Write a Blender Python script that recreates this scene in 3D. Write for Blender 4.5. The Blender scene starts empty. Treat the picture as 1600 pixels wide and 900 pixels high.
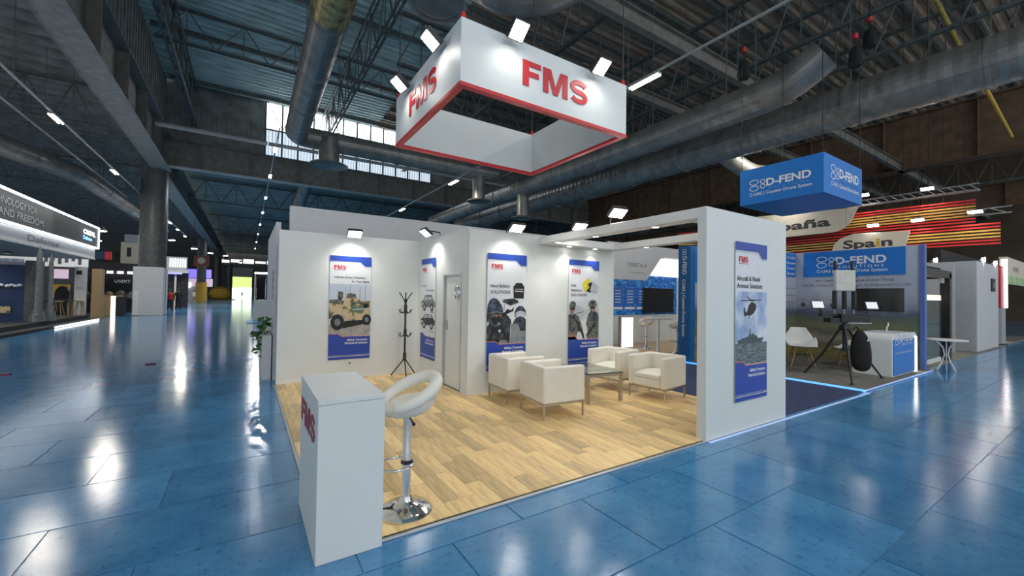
import bpy, bmesh, math, random
from mathutils import Vector, Matrix
random.seed(7)
PI = math.pi
sc = bpy.context.scene
COL = sc.collection

# ---------------------------------------------------------------- camera
def setup_camera():
    yaw, pitch, roll = math.radians(32.879), math.radians(1.128), math.radians(0.879)
    fw = Vector((math.sin(yaw)*math.cos(pitch), math.cos(yaw)*math.cos(pitch), math.sin(pitch)))
    rt = Vector((math.cos(yaw), -math.sin(yaw), 0))
    up = rt.cross(fw)
    R = math.cos(roll)*rt + math.sin(roll)*up
    U = -math.sin(roll)*rt + math.cos(roll)*up
    cd = bpy.data.cameras.new('camera')
    cd.sensor_width = 36.0
    cd.lens = 642.356*36/1600
    cd.clip_start = 0.05
    cd.clip_end = 600
    co = bpy.data.objects.new('camera', cd)
    m = Matrix((R, U, -fw)).transposed().to_4x4()
    m.translation = Vector((0, 0, 1.62))
    co.matrix_world = m
    COL.objects.link(co)
    sc.camera = co
setup_camera()

# ---------------------------------------------------------------- world, exposure
w = bpy.data.worlds.new('world'); sc.world = w; w.use_nodes = True
w.node_tree.nodes['Background'].inputs[0].default_value = (0.90, 0.955, 1.0, 1)
w.node_tree.nodes['Background'].inputs[1].default_value = 0.74
sc.view_settings.view_transform = 'Standard'
sc.view_settings.look = 'None'
sc.view_settings.gamma = 1
sc.view_settings.use_curve_mapping = False
sc.view_settings.exposure = 0.38
LAMP = 1.0

# ---------------------------------------------------------------- materials
def mat(name, col, rough=0.5, metal=0.0, var=0.0, scale=6.0, bump=0.0, bscale=60.0, emis=None, estr=0.0,
        rand=0.0, trans=0.0, alpha=1.0, coat=0.0, stretch=None, col2=None, spec=None):
    m = bpy.data.materials.new(name); m.use_nodes = True
    nt = m.node_tree; N = nt.nodes; L = nt.links
    b = N['Principled BSDF']
    c4 = (col[0], col[1], col[2], 1)
    b.inputs['Base Color'].default_value = c4
    b.inputs['Roughness'].default_value = rough
    b.inputs['Metallic'].default_value = metal
    if spec is not None: b.inputs['Specular IOR Level'].default_value = spec
    if trans: b.inputs['Transmission Weight'].default_value = trans
    if coat: b.inputs['Coat Weight'].default_value = coat; b.inputs['Coat Roughness'].default_value = 0.08
    if alpha < 1: b.inputs['Alpha'].default_value = alpha
    if emis:
        b.inputs['Emission Color'].default_value = (emis[0], emis[1], emis[2], 1)
        b.inputs['Emission Strength'].default_value = estr
    tc = N.new('ShaderNodeTexCoord')
    src = tc.outputs['Object']
    if stretch:
        mp = N.new('ShaderNodeMapping'); mp.inputs['Scale'].default_value = stretch
        L.new(src, mp.inputs['Vector']); src = mp.outputs['Vector']
    if var > 0 or col2 or rand > 0:
        nz = N.new('ShaderNodeTexNoise'); nz.inputs['Scale'].default_value = scale; nz.inputs['Detail'].default_value = 6
        L.new(src, nz.inputs['Vector'])
        rp = N.new('ShaderNodeValToRGB')
        a = col2 if col2 else tuple(max(0, x*(1-var)) for x in col)
        z = col if col2 else tuple(min(1, x*(1+var)) for x in col)
        rp.color_ramp.elements[0].position = 0.32; rp.color_ramp.elements[1].position = 0.68
        rp.color_ramp.elements[0].color = (*a, 1); rp.color_ramp.elements[1].color = (*z, 1)
        L.new(nz.outputs['Fac'], rp.inputs['Fac'])
        out = rp.outputs['Color']
        if rand > 0:
            oi = N.new('ShaderNodeObjectInfo')
            mr = N.new('ShaderNodeMapRange'); mr.inputs['To Min'].default_value = 1-rand; mr.inputs['To Max'].default_value = 1+rand
            L.new(oi.outputs['Random'], mr.inputs['Value'])
            hs = N.new('ShaderNodeHueSaturation')
            L.new(mr.outputs['Result'], hs.inputs['Value']); L.new(out, hs.inputs['Color']); out = hs.outputs['Color']
        L.new(out, b.inputs['Base Color'])
    if bump > 0:
        n2 = N.new('ShaderNodeTexNoise'); n2.inputs['Scale'].default_value = bscale; n2.inputs['Detail'].default_value = 4
        L.new(src, n2.inputs['Vector'])
        bp = N.new('ShaderNodeBump'); bp.inputs['Strength'].default_value = bump; bp.inputs['Distance'].default_value = 0.01
        L.new(n2.outputs['Fac'], bp.inputs['Height']); L.new(bp.outputs['Normal'], b.inputs['Normal'])
    return m

def emit(name, col, s):
    return mat(name, (0.8, 0.8, 0.8), 0.4, emis=col, estr=s)

def stone_mat(name, joints=False):
    m = bpy.data.materials.new(name); m.use_nodes = True
    nt = m.node_tree; N = nt.nodes; L = nt.links; b = N['Principled BSDF']
    tc = N.new('ShaderNodeTexCoord'); geo = N.new('ShaderNodeNewGeometry')
    n1 = N.new('ShaderNodeTexNoise'); n1.inputs['Scale'].default_value = 2.2; n1.inputs['Detail'].default_value = 8; n1.inputs['Roughness'].default_value = 0.65
    n2 = N.new('ShaderNodeTexNoise'); n2.inputs['Scale'].default_value = 17; n2.inputs['Detail'].default_value = 8; n2.inputs['Roughness'].default_value = 0.75
    L.new(geo.outputs['Position'], n1.inputs['Vector']); L.new(geo.outputs['Position'], n2.inputs['Vector'])
    r1 = N.new('ShaderNodeValToRGB')
    e = r1.color_ramp.elements
    e[0].position = 0.3; e[0].color = (0.050, 0.205, 0.420, 1)
    e[1].position = 0.72; e[1].color = (0.105, 0.325, 0.570, 1)
    L.new(n1.outputs['Fac'], r1.inputs['Fac'])
    r2 = N.new('ShaderNodeValToRGB'); e = r2.color_ramp.elements
    e[0].position = 0.33; e[0].color = (0.40, 0.43, 0.48, 1); e[1].position = 0.455; e[1].color = (1, 1, 1, 1)
    L.new(n2.outputs['Fac'], r2.inputs['Fac'])
    mx = N.new('ShaderNodeMix'); mx.data_type = 'RGBA'; mx.blend_type = 'MULTIPLY'; mx.inputs[0].default_value = 0.8
    L.new(r1.outputs['Color'], mx.inputs[6]); L.new(r2.outputs['Color'], mx.inputs[7])
    out = mx.outputs[2]
    if not joints:
        oi = N.new('ShaderNodeObjectInfo'); mr = N.new('ShaderNodeMapRange')
        mr.inputs['To Min'].default_value = 0.88; mr.inputs['To Max'].default_value = 1.12
        L.new(oi.outputs['Random'], mr.inputs['Value'])
        hs = N.new('ShaderNodeHueSaturation'); L.new(mr.outputs['Result'], hs.inputs['Value']); L.new(out, hs.inputs['Color']); out = hs.outputs['Color']
    else:
        br = N.new('ShaderNodeTexBrick'); br.inputs['Scale'].default_value = 1.0
        br.inputs['Brick Width'].default_value = 1.12; br.inputs['Row Height'].default_value = 0.77
        br.inputs['Mortar Size'].default_value = 0.008
        br.inputs['Color1'].default_value = (1, 1, 1, 1); br.inputs['Color2'].default_value = (0.86, 0.86, 0.86, 1); br.inputs['Mortar'].default_value = (0.4, 0.4, 0.4, 1)
        L.new(geo.outputs['Position'], br.inputs['Vector'])
        m2 = N.new('ShaderNodeMix'); m2.data_type = 'RGBA'; m2.blend_type = 'MULTIPLY'; m2.inputs[0].default_value = 1
        L.new(out, m2.inputs[6]); L.new(br.outputs['Color'], m2.inputs[7]); out = m2.outputs[2]
    L.new(out, b.inputs['Base Color'])
    rr = N.new('ShaderNodeMapRange'); rr.inputs['To Min'].default_value = 0.05; rr.inputs['To Max'].default_value = 0.20
    L.new(n2.outputs['Fac'], rr.inputs['Value']); L.new(rr.outputs['Result'], b.inputs['Roughness'])
    b.inputs['Specular IOR Level'].default_value = 0.7
    bp = N.new('ShaderNodeBump'); bp.inputs['Strength'].default_value = 0.10; bp.inputs['Distance'].default_value = 0.006
    L.new(n2.outputs['Fac'], bp.inputs['Height']); L.new(bp.outputs['Normal'], b.inputs['Normal'])
    return m

M = {}
M['tile'] = stone_mat('blue_stone_tile')
M['floor'] = stone_mat('blue_stone_floor', True)
M['grout'] = mat('dark_grout', (0.02, 0.035, 0.06), 0.6, var=0.3)
M['plank'] = mat('oak_plank', (0.88, 0.60, 0.28), 0.42, var=0.20, scale=5, stretch=(11, 1.2, 4), rand=0.28, bump=0.05, bscale=12)
M['white'] = mat('white_panel', (0.77, 0.80, 0.78), 0.45, var=0.02, scale=3)
M['whiteb'] = mat('white_beam', (0.82, 0.82, 0.80), 0.4, var=0.02)
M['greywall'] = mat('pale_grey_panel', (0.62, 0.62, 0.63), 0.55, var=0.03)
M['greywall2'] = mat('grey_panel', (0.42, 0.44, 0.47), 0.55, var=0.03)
M['leather'] = mat('white_leather', (0.84, 0.81, 0.73), 0.38, var=0.03, bump=0.06, bscale=180)
M['chrome'] = mat('chrome', (0.75, 0.75, 0.76), 0.12, 1.0, var=0.03)
M['steel'] = mat('brushed_steel', (0.52, 0.50, 0.47), 0.3, 1.0, var=0.08, stretch=(1, 1, 20))
M['alu'] = mat('aluminium_edge', (0.58, 0.60, 0.62), 0.35, 0.8, var=0.05)
M['glass'] = mat('glass', (0.86, 0.94, 0.92), 0.03, trans=1.0, var=0.01)
M['black'] = mat('black_metal', (0.015, 0.015, 0.017), 0.4, var=0.2)
M['blackcloth'] = mat('black_cloth', (0.008, 0.008, 0.009), 0.85, var=0.3, bump=0.3, bscale=40)
M['dark'] = mat('dark_plastic', (0.03, 0.03, 0.035), 0.35, var=0.2)
M['screen'] = mat('dark_screen', (0.006, 0.007, 0.010), 0.08, var=0.3, scale=2)
M['red'] = mat('red_print', (0.62, 0.02, 0.03), 0.4, var=0.05)
M['pblue'] = mat('poster_blue', (0.020, 0.065, 0.40), 0.4, var=0.06)
M['pwhite'] = mat('poster_white', (0.78, 0.80, 0.84), 0.4, var=0.04, scale=3)
M['ptext'] = mat('poster_dark_text', (0.05, 0.05, 0.06), 0.5, var=0.05)
M['wtext'] = mat('white_text', (0.85, 0.86, 0.9), 0.5, var=0.02)
M['orange'] = mat('orange_line', (0.75, 0.22, 0.10), 0.5, var=0.05)
M['dblue'] = mat('sign_blue', (0.010, 0.19, 0.62), 0.45, var=0.05)
M['pillarblue'] = mat('pillar_blue', (0.008, 0.13, 0.36), 0.4, var=0.05)
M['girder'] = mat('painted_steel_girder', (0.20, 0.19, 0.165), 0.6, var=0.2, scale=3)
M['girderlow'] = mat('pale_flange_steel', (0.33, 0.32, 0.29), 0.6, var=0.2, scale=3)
M['girderbrown'] = mat('brown_steel_girder', (0.17, 0.105, 0.06), 0.65, var=0.25, scale=2)
M['deck'] = mat('roof_deck', (0.50, 0.62, 0.60), 0.6, var=0.35, scale=1.5, stretch=(0.4, 4, 1))  # teal tint of the daylight is put into the deck colour
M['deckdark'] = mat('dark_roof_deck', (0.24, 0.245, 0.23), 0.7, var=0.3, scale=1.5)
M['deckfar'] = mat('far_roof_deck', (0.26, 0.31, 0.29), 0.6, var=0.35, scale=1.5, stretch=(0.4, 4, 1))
M['deckwarm'] = mat('lamp_warm_roof_deck', (0.40, 0.30, 0.22), 0.65, var=0.35, scale=1.5, stretch=(0.4, 4, 1))  # same steel deck, warm lamp light put into the colour as brown
M['truss'] = mat('dark_truss_steel', (0.12, 0.135, 0.13), 0.55, var=0.3)
M['rail'] = mat('grey_rail', (0.42, 0.42, 0.40), 0.45, var=0.1)
M['duct'] = mat('galvanised_duct', (0.27, 0.265, 0.245), 0.36, 0.5, var=0.25, scale=2)
M['concrete'] = mat('dark_grey_column', (0.085, 0.09, 0.09), 0.4, var=0.2, scale=4, bump=0.1)
M['tube'] = emit('lit_tube', (1.0, 0.93, 0.78), 14)
M['tubecool'] = emit('lit_tube_cool', (0.92, 0.97, 1.0), 14)
M['lens'] = emit('lit_floodlight_lens', (1.0, 0.97, 0.9), 26)
M['sky'] = emit('daylight_pane', (0.95, 0.97, 1.0), 3.6)
M['translucent'] = emit('translucent_cladding', (0.62, 0.74, 0.86), 0.75)
M['ledwhite'] = emit('white_led_strip', (0.95, 0.98, 1.0), 3.5)
M['ledcyan'] = emit('cyan_led_strip', (0.0, 0.34, 0.90), 1.0)
M['leddim'] = emit('dim_blue_led', (0.0, 0.16, 0.60), 0.45)
M['slatred'] = mat('red_slat', (0.70, 0.025, 0.02), 0.45, var=0.1)
M['slatyellow'] = mat('yellow_slat', (0.75, 0.42, 0.08), 0.45, var=0.1)
M['cream'] = mat('cream_board', (0.78, 0.70, 0.56), 0.5, var=0.04)
M['wood'] = mat('pale_wood', (0.42, 0.28, 0.14), 0.5, var=0.25, stretch=(1, 1, 8), scale=8)
M['shell'] = mat('white_plastic', (0.78, 0.78, 0.75), 0.35, var=0.02)
M['green'] = mat('leaf_green', (0.05, 0.13, 0.03), 0.55, var=0.5, rand=0.3, scale=9)
M['carpetgrey'] = mat('grey_carpet', (0.17, 0.16, 0.14), 0.9, var=0.2, bump=0.2, bscale=150)
M['carpetdark'] = mat('dark_platform', (0.018, 0.021, 0.025), 0.7, var=0.25)
M['navy'] = mat('navy_wall', (0.008, 0.028, 0.10), 0.4, var=0.15)
M['yellow'] = mat('yellow_wrap', (0.65, 0.40, 0.04), 0.5, var=0.1)
M['violet'] = emit('violet_lit_band', (0.10, 0.04, 0.9), 1.1)
M['pink'] = emit('pink_lit_wall', (0.75, 0.45, 0.70), 0.4)

# ---------------------------------------------------------------- mesh helpers
class MB:
    def __init__(s): s.v = []; s.f = []
    def add(s, vs, fs):
        o = len(s.v); s.v += [tuple(v) for v in vs]; s.f += [tuple(i+o for i in f) for f in fs]; return s
    def box(s, x0, x1, y0, y1, z0, z1):
        return s.add([(x0,y0,z0),(x1,y0,z0),(x1,y1,z0),(x0,y1,z0),(x0,y0,z1),(x1,y0,z1),(x1,y1,z1),(x0,y1,z1)],
                     [(0,3,2,1),(4,5,6,7),(0,1,5,4),(1,2,6,5),(2,3,7,6),(3,0,4,7)])
    def cbox(s, c, d): return s.box(c[0]-d[0]/2, c[0]+d[0]/2, c[1]-d[1]/2, c[1]+d[1]/2, c[2]-d[2]/2, c[2]+d[2]/2)
    def tube(s, pts, r, n=10, cap=True, flat=1.0):
        pts = [Vector(p) for p in pts]; k = len(pts)
        rs = r if isinstance(r, (list, tuple)) else [r]*k
        vs = []; fs = []; prev = None
        for i, p in enumerate(pts):
            t = (pts[min(i+1, k-1)] - pts[max(i-1, 0)]).normalized()
            if prev is None:
                a = Vector((0,0,1)) if abs(t.z) < 0.9 else Vector((1,0,0))
                u = t.cross(a).normalized()
            else:
                u = (prev - t*prev.dot(t)).normalized()
            prev = u; v = t.cross(u)
            for j in range(n):
                a = 2*PI*j/n
                vs.append(p + (u*math.cos(a) + v*math.sin(a)*flat)*rs[i])
        for i in range(k-1):
            for j in range(n):
                fs.append((i*n+j, i*n+(j+1)%n, (i+1)*n+(j+1)%n, (i+1)*n+j))
        if cap: fs += [tuple(range(n))[::-1], tuple((k-1)*n+j for j in range(n))]
        return s.add(vs, fs)
    def loop(s, pts, r, n=8):
        pts = [Vector(p) for p in pts]; k = len(pts); vs = []; fs = []
        nrm = (pts[1]-pts[0]).cross(pts[k//3]-pts[0]).normalized()
        for i, p in enumerate(pts):
            t = (pts[(i+1)%k]-pts[i-1]).normalized(); u = t.cross(nrm).normalized(); v = nrm
            for j in range(n):
                a = 2*PI*j/n; vs.append(p+(u*math.cos(a)+v*math.sin(a))*r)
        for i in range(k):
            for j in range(n): fs.append((i*n+j, i*n+(j+1)%n, ((i+1)%k)*n+(j+1)%n, ((i+1)%k)*n+j))
        return s.add(vs, fs)
    def lathe(s, prof, c=(0,0,0), n=32, ax='z'):
        vs = []; fs = []; k = len(prof)
        for r, h in prof:
            for j in range(n):
                a = 2*PI*j/n; x, y = r*math.cos(a), r*math.sin(a)
                p = (x, y, h) if ax == 'z' else ((x, h, y) if ax == 'y' else (h, x, y))
                vs.append((p[0]+c[0], p[1]+c[1], p[2]+c[2]))
        for i in range(k-1):
            for j in range(n): fs.append((i*n+j, i*n+(j+1)%n, (i+1)*n+(j+1)%n, (i+1)*n+j))
        fs += [tuple(range(n))[::-1], tuple((k-1)*n+j for j in range(n))]
        return s.add(vs, fs)
    def prism(s, poly, O, u, v, d):
        """polygon (list of 2D) on plane O + x*u + y*v, extruded by d along u x v"""
        O, u, v = Vector(O), Vector(u), Vector(v); nn = u.cross(v).normalized(); k = len(poly)
        vs = [O+u*x+v*y for x, y in poly] + [O+u*x+v*y+nn*d for x, y in poly]
        fs = [tuple(range(k))[::-1], tuple(range(k, 2*k))] + [(i, (i+1)%k, k+(i+1)%k, k+i) for i in range(k)]
        return s.add(vs, fs)
    def bar(s, a, b, wd, ht=None):
        a, b = Vector(a), Vector(b); t = (b-a).normalized(); ht = ht or wd
        up = Vector((0,0,1)) if abs(t.z) < 0.95 else Vector((1,0,0))
        u = t.cross(up).normalized()*wd/2; v = u.normalized().cross(t)*ht/2
        vs = [a-u-v, a+u-v, a+u+v, a-u+v, b-u-v, b+u-v, b+u+v, b-u+v]
        return s.add(vs, [(0,1,2,3),(7,6,5,4),(0,4,5,1),(1,5,6,2),(2,6,7,3),(3,7,4,0)])
    def mesh(s, name):
        me = bpy.data.meshes.new(name); me.from_pydata(s.v, [], s.f)
        bm = bmesh.new(); bm.from_mesh(me); bmesh.ops.recalc_face_normals(bm, faces=bm.faces); bm.to_mesh(me); bm.free()
        return me
    def build(s, name, m, parent=None, bevel=0, smooth=False, seg=2, sub=0):
        return put(name, s.mesh(name), m, parent, bevel, smooth, seg, sub)

def put(name, me, m, parent=None, bevel=0, smooth=False, seg=2, sub=0):
    o = bpy.data.objects.new(name, me); COL.objects.link(o)
    if m is not None and not me.materials: me.materials.append(M[m] if isinstance(m, str) else m)
    if parent is not None: o.parent = parent
    if bevel:
        b = o.modifiers.new('bevel', 'BEVEL'); b.width = bevel; b.segments = seg; b.limit_method = 'ANGLE'; b.angle_limit = math.radians(40)
    if sub:
        sb = o.modifiers.new('sub', 'SUBSURF'); sb.levels = sub; sb.render_levels = sub
    if smooth or bevel:
        me.shade_smooth()
        if not sub and hasattr(me, 'set_sharp_from_angle') : me.set_sharp_from_angle(angle=math.radians(45))
    return o

def tag(o, label, cat, group=None, kind=None):
    o['label'] = label
    if cat: o['category'] = cat
    if group: o['group'] = group
    if kind: o['kind'] = kind
    return o
def thing(name, label, cat, loc=(0,0,0), rz=0, group=None):
    o = bpy.data.objects.new(name, None); COL.objects.link(o); o.location = loc; o.rotation_euler = (0,0,rz); o.empty_display_size = 0.1
    return tag(o, label, cat, group)
def struct(o, label):
    o['kind'] = 'structure'; o['label'] = label
    return o
def copy_tree(o, parent=None):
    c = o.copy(); COL.objects.link(c); c.parent = parent
    for ch in [x for x in o.children]: copy_tree(ch, c)
    return c

_tc = {}
def text_raw(s, bold):
    if (s, bold) in _tc: return _tc[(s, bold)]
    cu = bpy.data.curves.new('t', 'FONT'); cu.body = s; cu.size = 1; cu.offset = bold; cu.resolution_u = 3
    o = bpy.data.objects.new('t', cu); COL.objects.link(o)
    dg = bpy.context.evaluated_depsgraph_get(); ev = o.evaluated_get(dg); me = ev.to_mesh()
    vs = [tuple(v.co) for v in me.vertices]; fs = [tuple(p.vertices) for p in me.polygons]
    ev.to_mesh_clear(); bpy.data.objects.remove(o); bpy.data.curves.remove(cu)
    _tc[(s, bold)] = (vs, fs); return vs, fs
def text(s, h, O, u, v, m, parent, width=None, bold=0.0, align='l', name='lettering', off=0.003):
    """cap height h (metres), O = baseline start"""
    if h >= 0.1 and align == 'l': return text_split(s, h, O, u, v, m, parent, width, bold, off)
    vs, fs = text_raw(s, bold)
    if not vs: return None
    x0 = min(p[0] for p in vs); x1 = max(p[0] for p in vs)
    k = h/0.70; kx = (width/(x1-x0)) if width else k
    O, u, v = Vector(O), Vector(u), Vector(v); nn = u.cross(v).normalized()
    dx = 0 if align == 'l' else (-(x1-x0)*kx/2 if align == 'c' else -(x1-x0)*kx)
    mb = MB(); mb.add([O + u*((p[0]-x0)*kx+dx) + v*(p[1]*k) + nn*off for p in vs], fs)
    return put(name, mb.mesh(name), m, parent)
def text_split(s, h, O, u, v, m, parent, width=None, bold=0.0, off=0.003):
    """like text(), one part for each letter"""
    vs, fs = text_raw(s, bold); n = len(vs); pa = list(range(n))
    def fd(a):
        while pa[a] != a: pa[a] = pa[pa[a]]; a = pa[a]
        return a
    for f in fs:
        for q in f[1:]: pa[fd(q)] = fd(f[0])
    isl = {}
    for i in range(n): isl.setdefault(fd(i), []).append(i)
    grp = []
    for ids in sorted(isl.values(), key=lambda q: min(vs[i][0] for i in q)):
        a, b = min(vs[i][0] for i in ids), max(vs[i][0] for i in ids)
        if grp and a < grp[-1][1]-0.3*min(b-a, grp[-1][1]-grp[-1][0]): grp[-1][1] = max(b, grp[-1][1]); grp[-1][2] += ids
        else: grp.append([a, b, list(ids)])
    x0 = min(p[0] for p in vs); x1 = max(p[0] for p in vs); k = h/0.70; kx = (width/(x1-x0)) if width else k
    O, u, v = Vector(O), Vector(u), Vector(v); nn = u.cross(v).normalized()
    res = []
    for a, b, ids in grp:
        mp = {i: q for q, i in enumerate(ids)}; mb = MB()
        mb.add([O + u*((vs[i][0]-x0)*kx) + v*(vs[i][1]*k) + nn*off for i in ids], [tuple(mp[i] for i in f) for f in fs if f[0] in mp])
        res.append(put('letter', mb.mesh('letter'), m, parent))
    return res
def stroke(pts, wd, O, u, v, d, mb):
    """thick 2D polyline as prisms strip"""
    L = []; R = []; n = len(pts)
    for i, p in enumerate(pts):
        a = Vector(pts[max(i-1,0)]); b = Vector(pts[min(i+1,n-1)]); t = (b-a).normalized(); nn = Vector((-t.y, t.x))
        L.append(Vector(p)+nn*wd/2); R.append(Vector(p)-nn*wd/2)
    for i in range(n-1):
        mb.prism([tuple(L[i]), tuple(R[i]), tuple(R[i+1]), tuple(L[i+1])], O, u, v, d)
def fms_letters(h, width, O, u, v, m, parent, depth=0.006):
    """heavy wide grotesque F M S, each one part"""
    u, v, O = Vector(u), Vector(v), Vector(O); nn = u.cross(v).normalized()
    O = O + nn*0.001
    W = width; f = W*0.255; mw = W*0.375; sw = W*0.30; g = W*0.035; t = W*0.085; tv = h*0.205
    mb = MB(); mb.prism([(0,0),(t,0),(t,h*0.40),(f*0.88,h*0.40),(f*0.88,h*0.40+tv),(t,h*0.40+tv),(t,h-tv),(f,h-tv),(f,h),(0,h)], O, u, v, depth)
    mb.build('letter', m, parent)
    x = f+g; mb = MB(); c = mw/2
    mb.prism([(x,0),(x+t*0.92,0),(x+t*0.92,h*0.72),(x+c-t*0.42,0),(x+c+t*0.42,0),(x+mw-t*0.92,h*0.72),(x+mw-t*0.92,0),(x+mw,0),(x+mw,h),(x+mw-t*1.35,h),(x+c,h*0.30),(x+t*1.35,h),(x,h)], O, u, v, depth)
    mb.build('letter', m, parent)
    x = f+g+mw+g; mb = MB(); hw = sw/2-t*0.45; pts = []
    r = h*0.25-tv*0.25
    for k in range(13):
        a = math.radians(20+k*(250-20)/12); pts.append((x+sw/2+hw*math.cos(a), h-tv/2-r+r*math.sin(a)))
    for k in range(13):
        a = math.radians(90-k*(90+160)/12); pts.append((x+sw/2+hw*math.cos(a), tv/2+r+r*math.sin(a)))
    stroke(pts, tv, O, u, v, depth, mb)
    mb.build('letter', m, parent)
def ring2d(cx, cy, rx, ry, wd, O, u, v, mb, d=0.004, n=24):
    pts = [(cx+rx*math.cos(2*PI*k/n), cy+ry*math.sin(2*PI*k/n)) for k in range(n+1)]
    stroke(pts, wd, O, u, v, d, mb)
def spot(parent, loc, target, power, size=1.4, blend=0.6, col=(1,0.96,0.88), r=0.06):
    ld = bpy.data.lights.new('spot', 'SPOT'); ld.energy = power*LAMP; ld.spot_size = size; ld.spot_blend = blend; ld.color = col; ld.shadow_soft_size = r
    o = bpy.data.objects.new('lamp_light', ld); COL.objects.link(o)
    o.parent = parent; o.location = loc
    d = Vector(target)-Vector(loc); o.rotation_euler = d.to_track_quat('-Z', 'Y').to_euler()
    return o
def area(parent, loc, power, sx, sy, col, target=None):
    ld = bpy.data.lights.new('area', 'AREA'); ld.shape = 'RECTANGLE'; ld.size = sx; ld.size_y = sy; ld.energy = power*LAMP; ld.color = col
    o = bpy.data.objects.new('lamp_light', ld); COL.objects.link(o); o.parent = parent; o.location = loc
    if target is not None: o.rotation_euler = (Vector(target)-Vector(loc)).to_track_quat('-Z', 'Y').to_euler()
    return o
XA, YA, ZA = (1,0,0), (0,1,0), (0,0,1)
# ================================================================ STRUCTURE
# ---- hall floor: base slab plus raised stone tiles near the camera
fl = MB().box(-60, 62, -12, 152, -0.2, -0.006).build('floor', 'floor')
struct(fl, 'polished blue grey stone hall floor with wide joints')
TX, TY = 1.12, 0.77
tile_me = MB().box(-TX/2+0.005, TX/2-0.005, -TY/2+0.005, TY/2-0.005, -0.0055, 0.0).mesh('tile')
cy_, sy_ = math.cos(math.radians(32.879)), math.sin(math.radians(32.879))
fb = []
for r in range(-6, 22):
    yc = 3.25 + TY*(r+0.5)
    for k in range(-20, 22):
        xc = 0.05 + TX*(k+0.5) + (TX/2 if r % 2 else 0)
        d = xc*sy_ + yc*cy_; l = xc*cy_ - yc*sy_
        if d < 1.2 or d > 13.5 or abs(l) > d*1.25 + 1.2: continue
        if 0.47 < xc-TX/2 and xc+TX/2 < 6.2 and 2.78 < yc-TY/2 and yc+TY/2 < 8.3: continue
        if 9.3 < xc-TX/2 and xc+TX/2 < 13.6 and 2.7 < yc-TY/2: continue
        if xc-TX/2 > 2.6 and yc-TY/2 > 8.3: continue
        o = put('tile', tile_me, 'tile', fl); o.location = (xc, yc, 0)

# ---- oak booth floor
BX0, BX1, BY0, BY1 = 0.467, 6.25, 2.76, 8.25
bf = MB().box(BX0, BX1, BY0, BY1, 0.0, 0.012).build('floor_oak', mat('oak_underlay', (0.20, 0.12, 0.06), 0.6, var=0.2))
struct(bf, 'warm oak plank floor of the white exhibition stand')
PW = 0.142; nrow = int(round((BX1-BX0)/PW)); PW = (BX1-BX0)/nrow; pc = {}
for i in range(nrow):
    x = BX0 + PW*(i+0.5); ye = BY1 if x < 3.0 else 5.93
    y = BY0 - random.choice([0, 0.1, 0.2, 0.3, 0.4])
    while y < ye - 0.02:
        ln = random.choice([0.5, 0.6, 0.7, 0.8])
        a, b = max(y, BY0), min(y+ln, ye); y += ln
        L_ = round(b-a, 2)
        if L_ < 0.04: continue
        if L_ not in pc: pc[L_] = MB().box(-PW/2+0.0012, PW/2-0.0012, -L_/2+0.0012, L_/2-0.0012, 0.012, 0.02).mesh('plank')
        o = put('plank', pc[L_], 'plank', bf); o.location = (x, (a+b)/2, 0)
# edging profile
for nm, b_ in (('edging', (BX0-0.03, BX1, BY0-0.045, BY0-0.016, 0.0, 0.017)), ('edging', (BX0-0.03, BX0, BY0-0.045, BY1, 0.0, 0.018))):
    MB().box(*b_).build(nm, 'alu', bf, bevel=0.004)
MB().box(BX0, BX1, BY0-0.016, BY0, 0.0, 0.016).build('edging', 'black', bf)

WH = 2.728
def wall(name, b, label, m='white'):
    o = MB().box(*b).build(name, m, bevel=0.003, seg=1); struct(o, label); return o
wb = wall('wall_back', (0.467, 3.06, 8.25, 8.33, 0, WH), 'white back wall of the stand carrying the armoured truck poster')
MB().box(0.48, 2.99, 8.243, 8.25, 0.02, 0.075).build('baseboard', 'whiteb', wb)
# storeroom side wall with door opening (faces -X)
sw_ = MB().box(2.998, 3.06, 6.92, 8.25, 0, WH).box(2.998, 3.06, 5.991, 6.17, 0, WH).box(2.998, 3.06, 6.17, 6.92, 1.99, WH).build('wall_storeroom_side', 'white')
struct(sw_, 'white side wall of the storeroom with the door opening')
sf = wall('wall_storeroom_front', (2.998, 6.30, 5.92, 5.99, 0, 2.70), 'long white storeroom wall behind the armchairs')
MB().box(3.0, 6.28, 5.913, 5.92, 0.02, 0.075).build('baseboard', 'whiteb', sf)
wall('wall_storeroom_end', (6.24, 6.30, 5.99, 8.25, 0, 2.70), 'white end wall of the storeroom towards the blue pillar')
# door
d1 = bpy.data.objects.new('door_1', None); COL.objects.link(d1); d1.location = (3.0, 6.545, 0.02); struct(d1, 'white storeroom door with a round porthole')
MB().box(0.035, 0.06, -0.345, 0.345, 0, 1.95).build('door_leaf', 'white', d1, bevel=0.003, seg=1)
for a, b in ((-0.375, -0.345), (0.345, 0.375)): MB().box(-0.008, 0.06, a, b, 0, 1.97).build('door_frame', 'alu', d1)
MB().box(-0.012, 0.06, -0.375, 0.375, 1.945, 1.975).build('door_frame', 'alu', d1)
pr = MB(); pr.loop([(0.03, -0.145+0.085*math.cos(2*PI*k/28), 1.64+0.115*math.sin(2*PI*k/28)) for k in range(28)], 0.018)
ph = pr.build('porthole_ring', 'chrome', d1, smooth=True)
MB().lathe([(0.001, 0.026), (0.08, 0.026), (0.08, 0.032), (0.001, 0.032)], (0, -0.145, 1.64), 24, 'x').build('porthole_glass', mat('porthole_glass', (0.55, 0.6, 0.62), 0.1, var=0.1), ph)
hd = MB().tube([(0.035, 0.27, 1.08), (-0.03, 0.27, 1.08), (-0.03, 0.17, 1.08)], 0.011, 8); hd.build('handle', 'chrome', d1, smooth=True)
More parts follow.
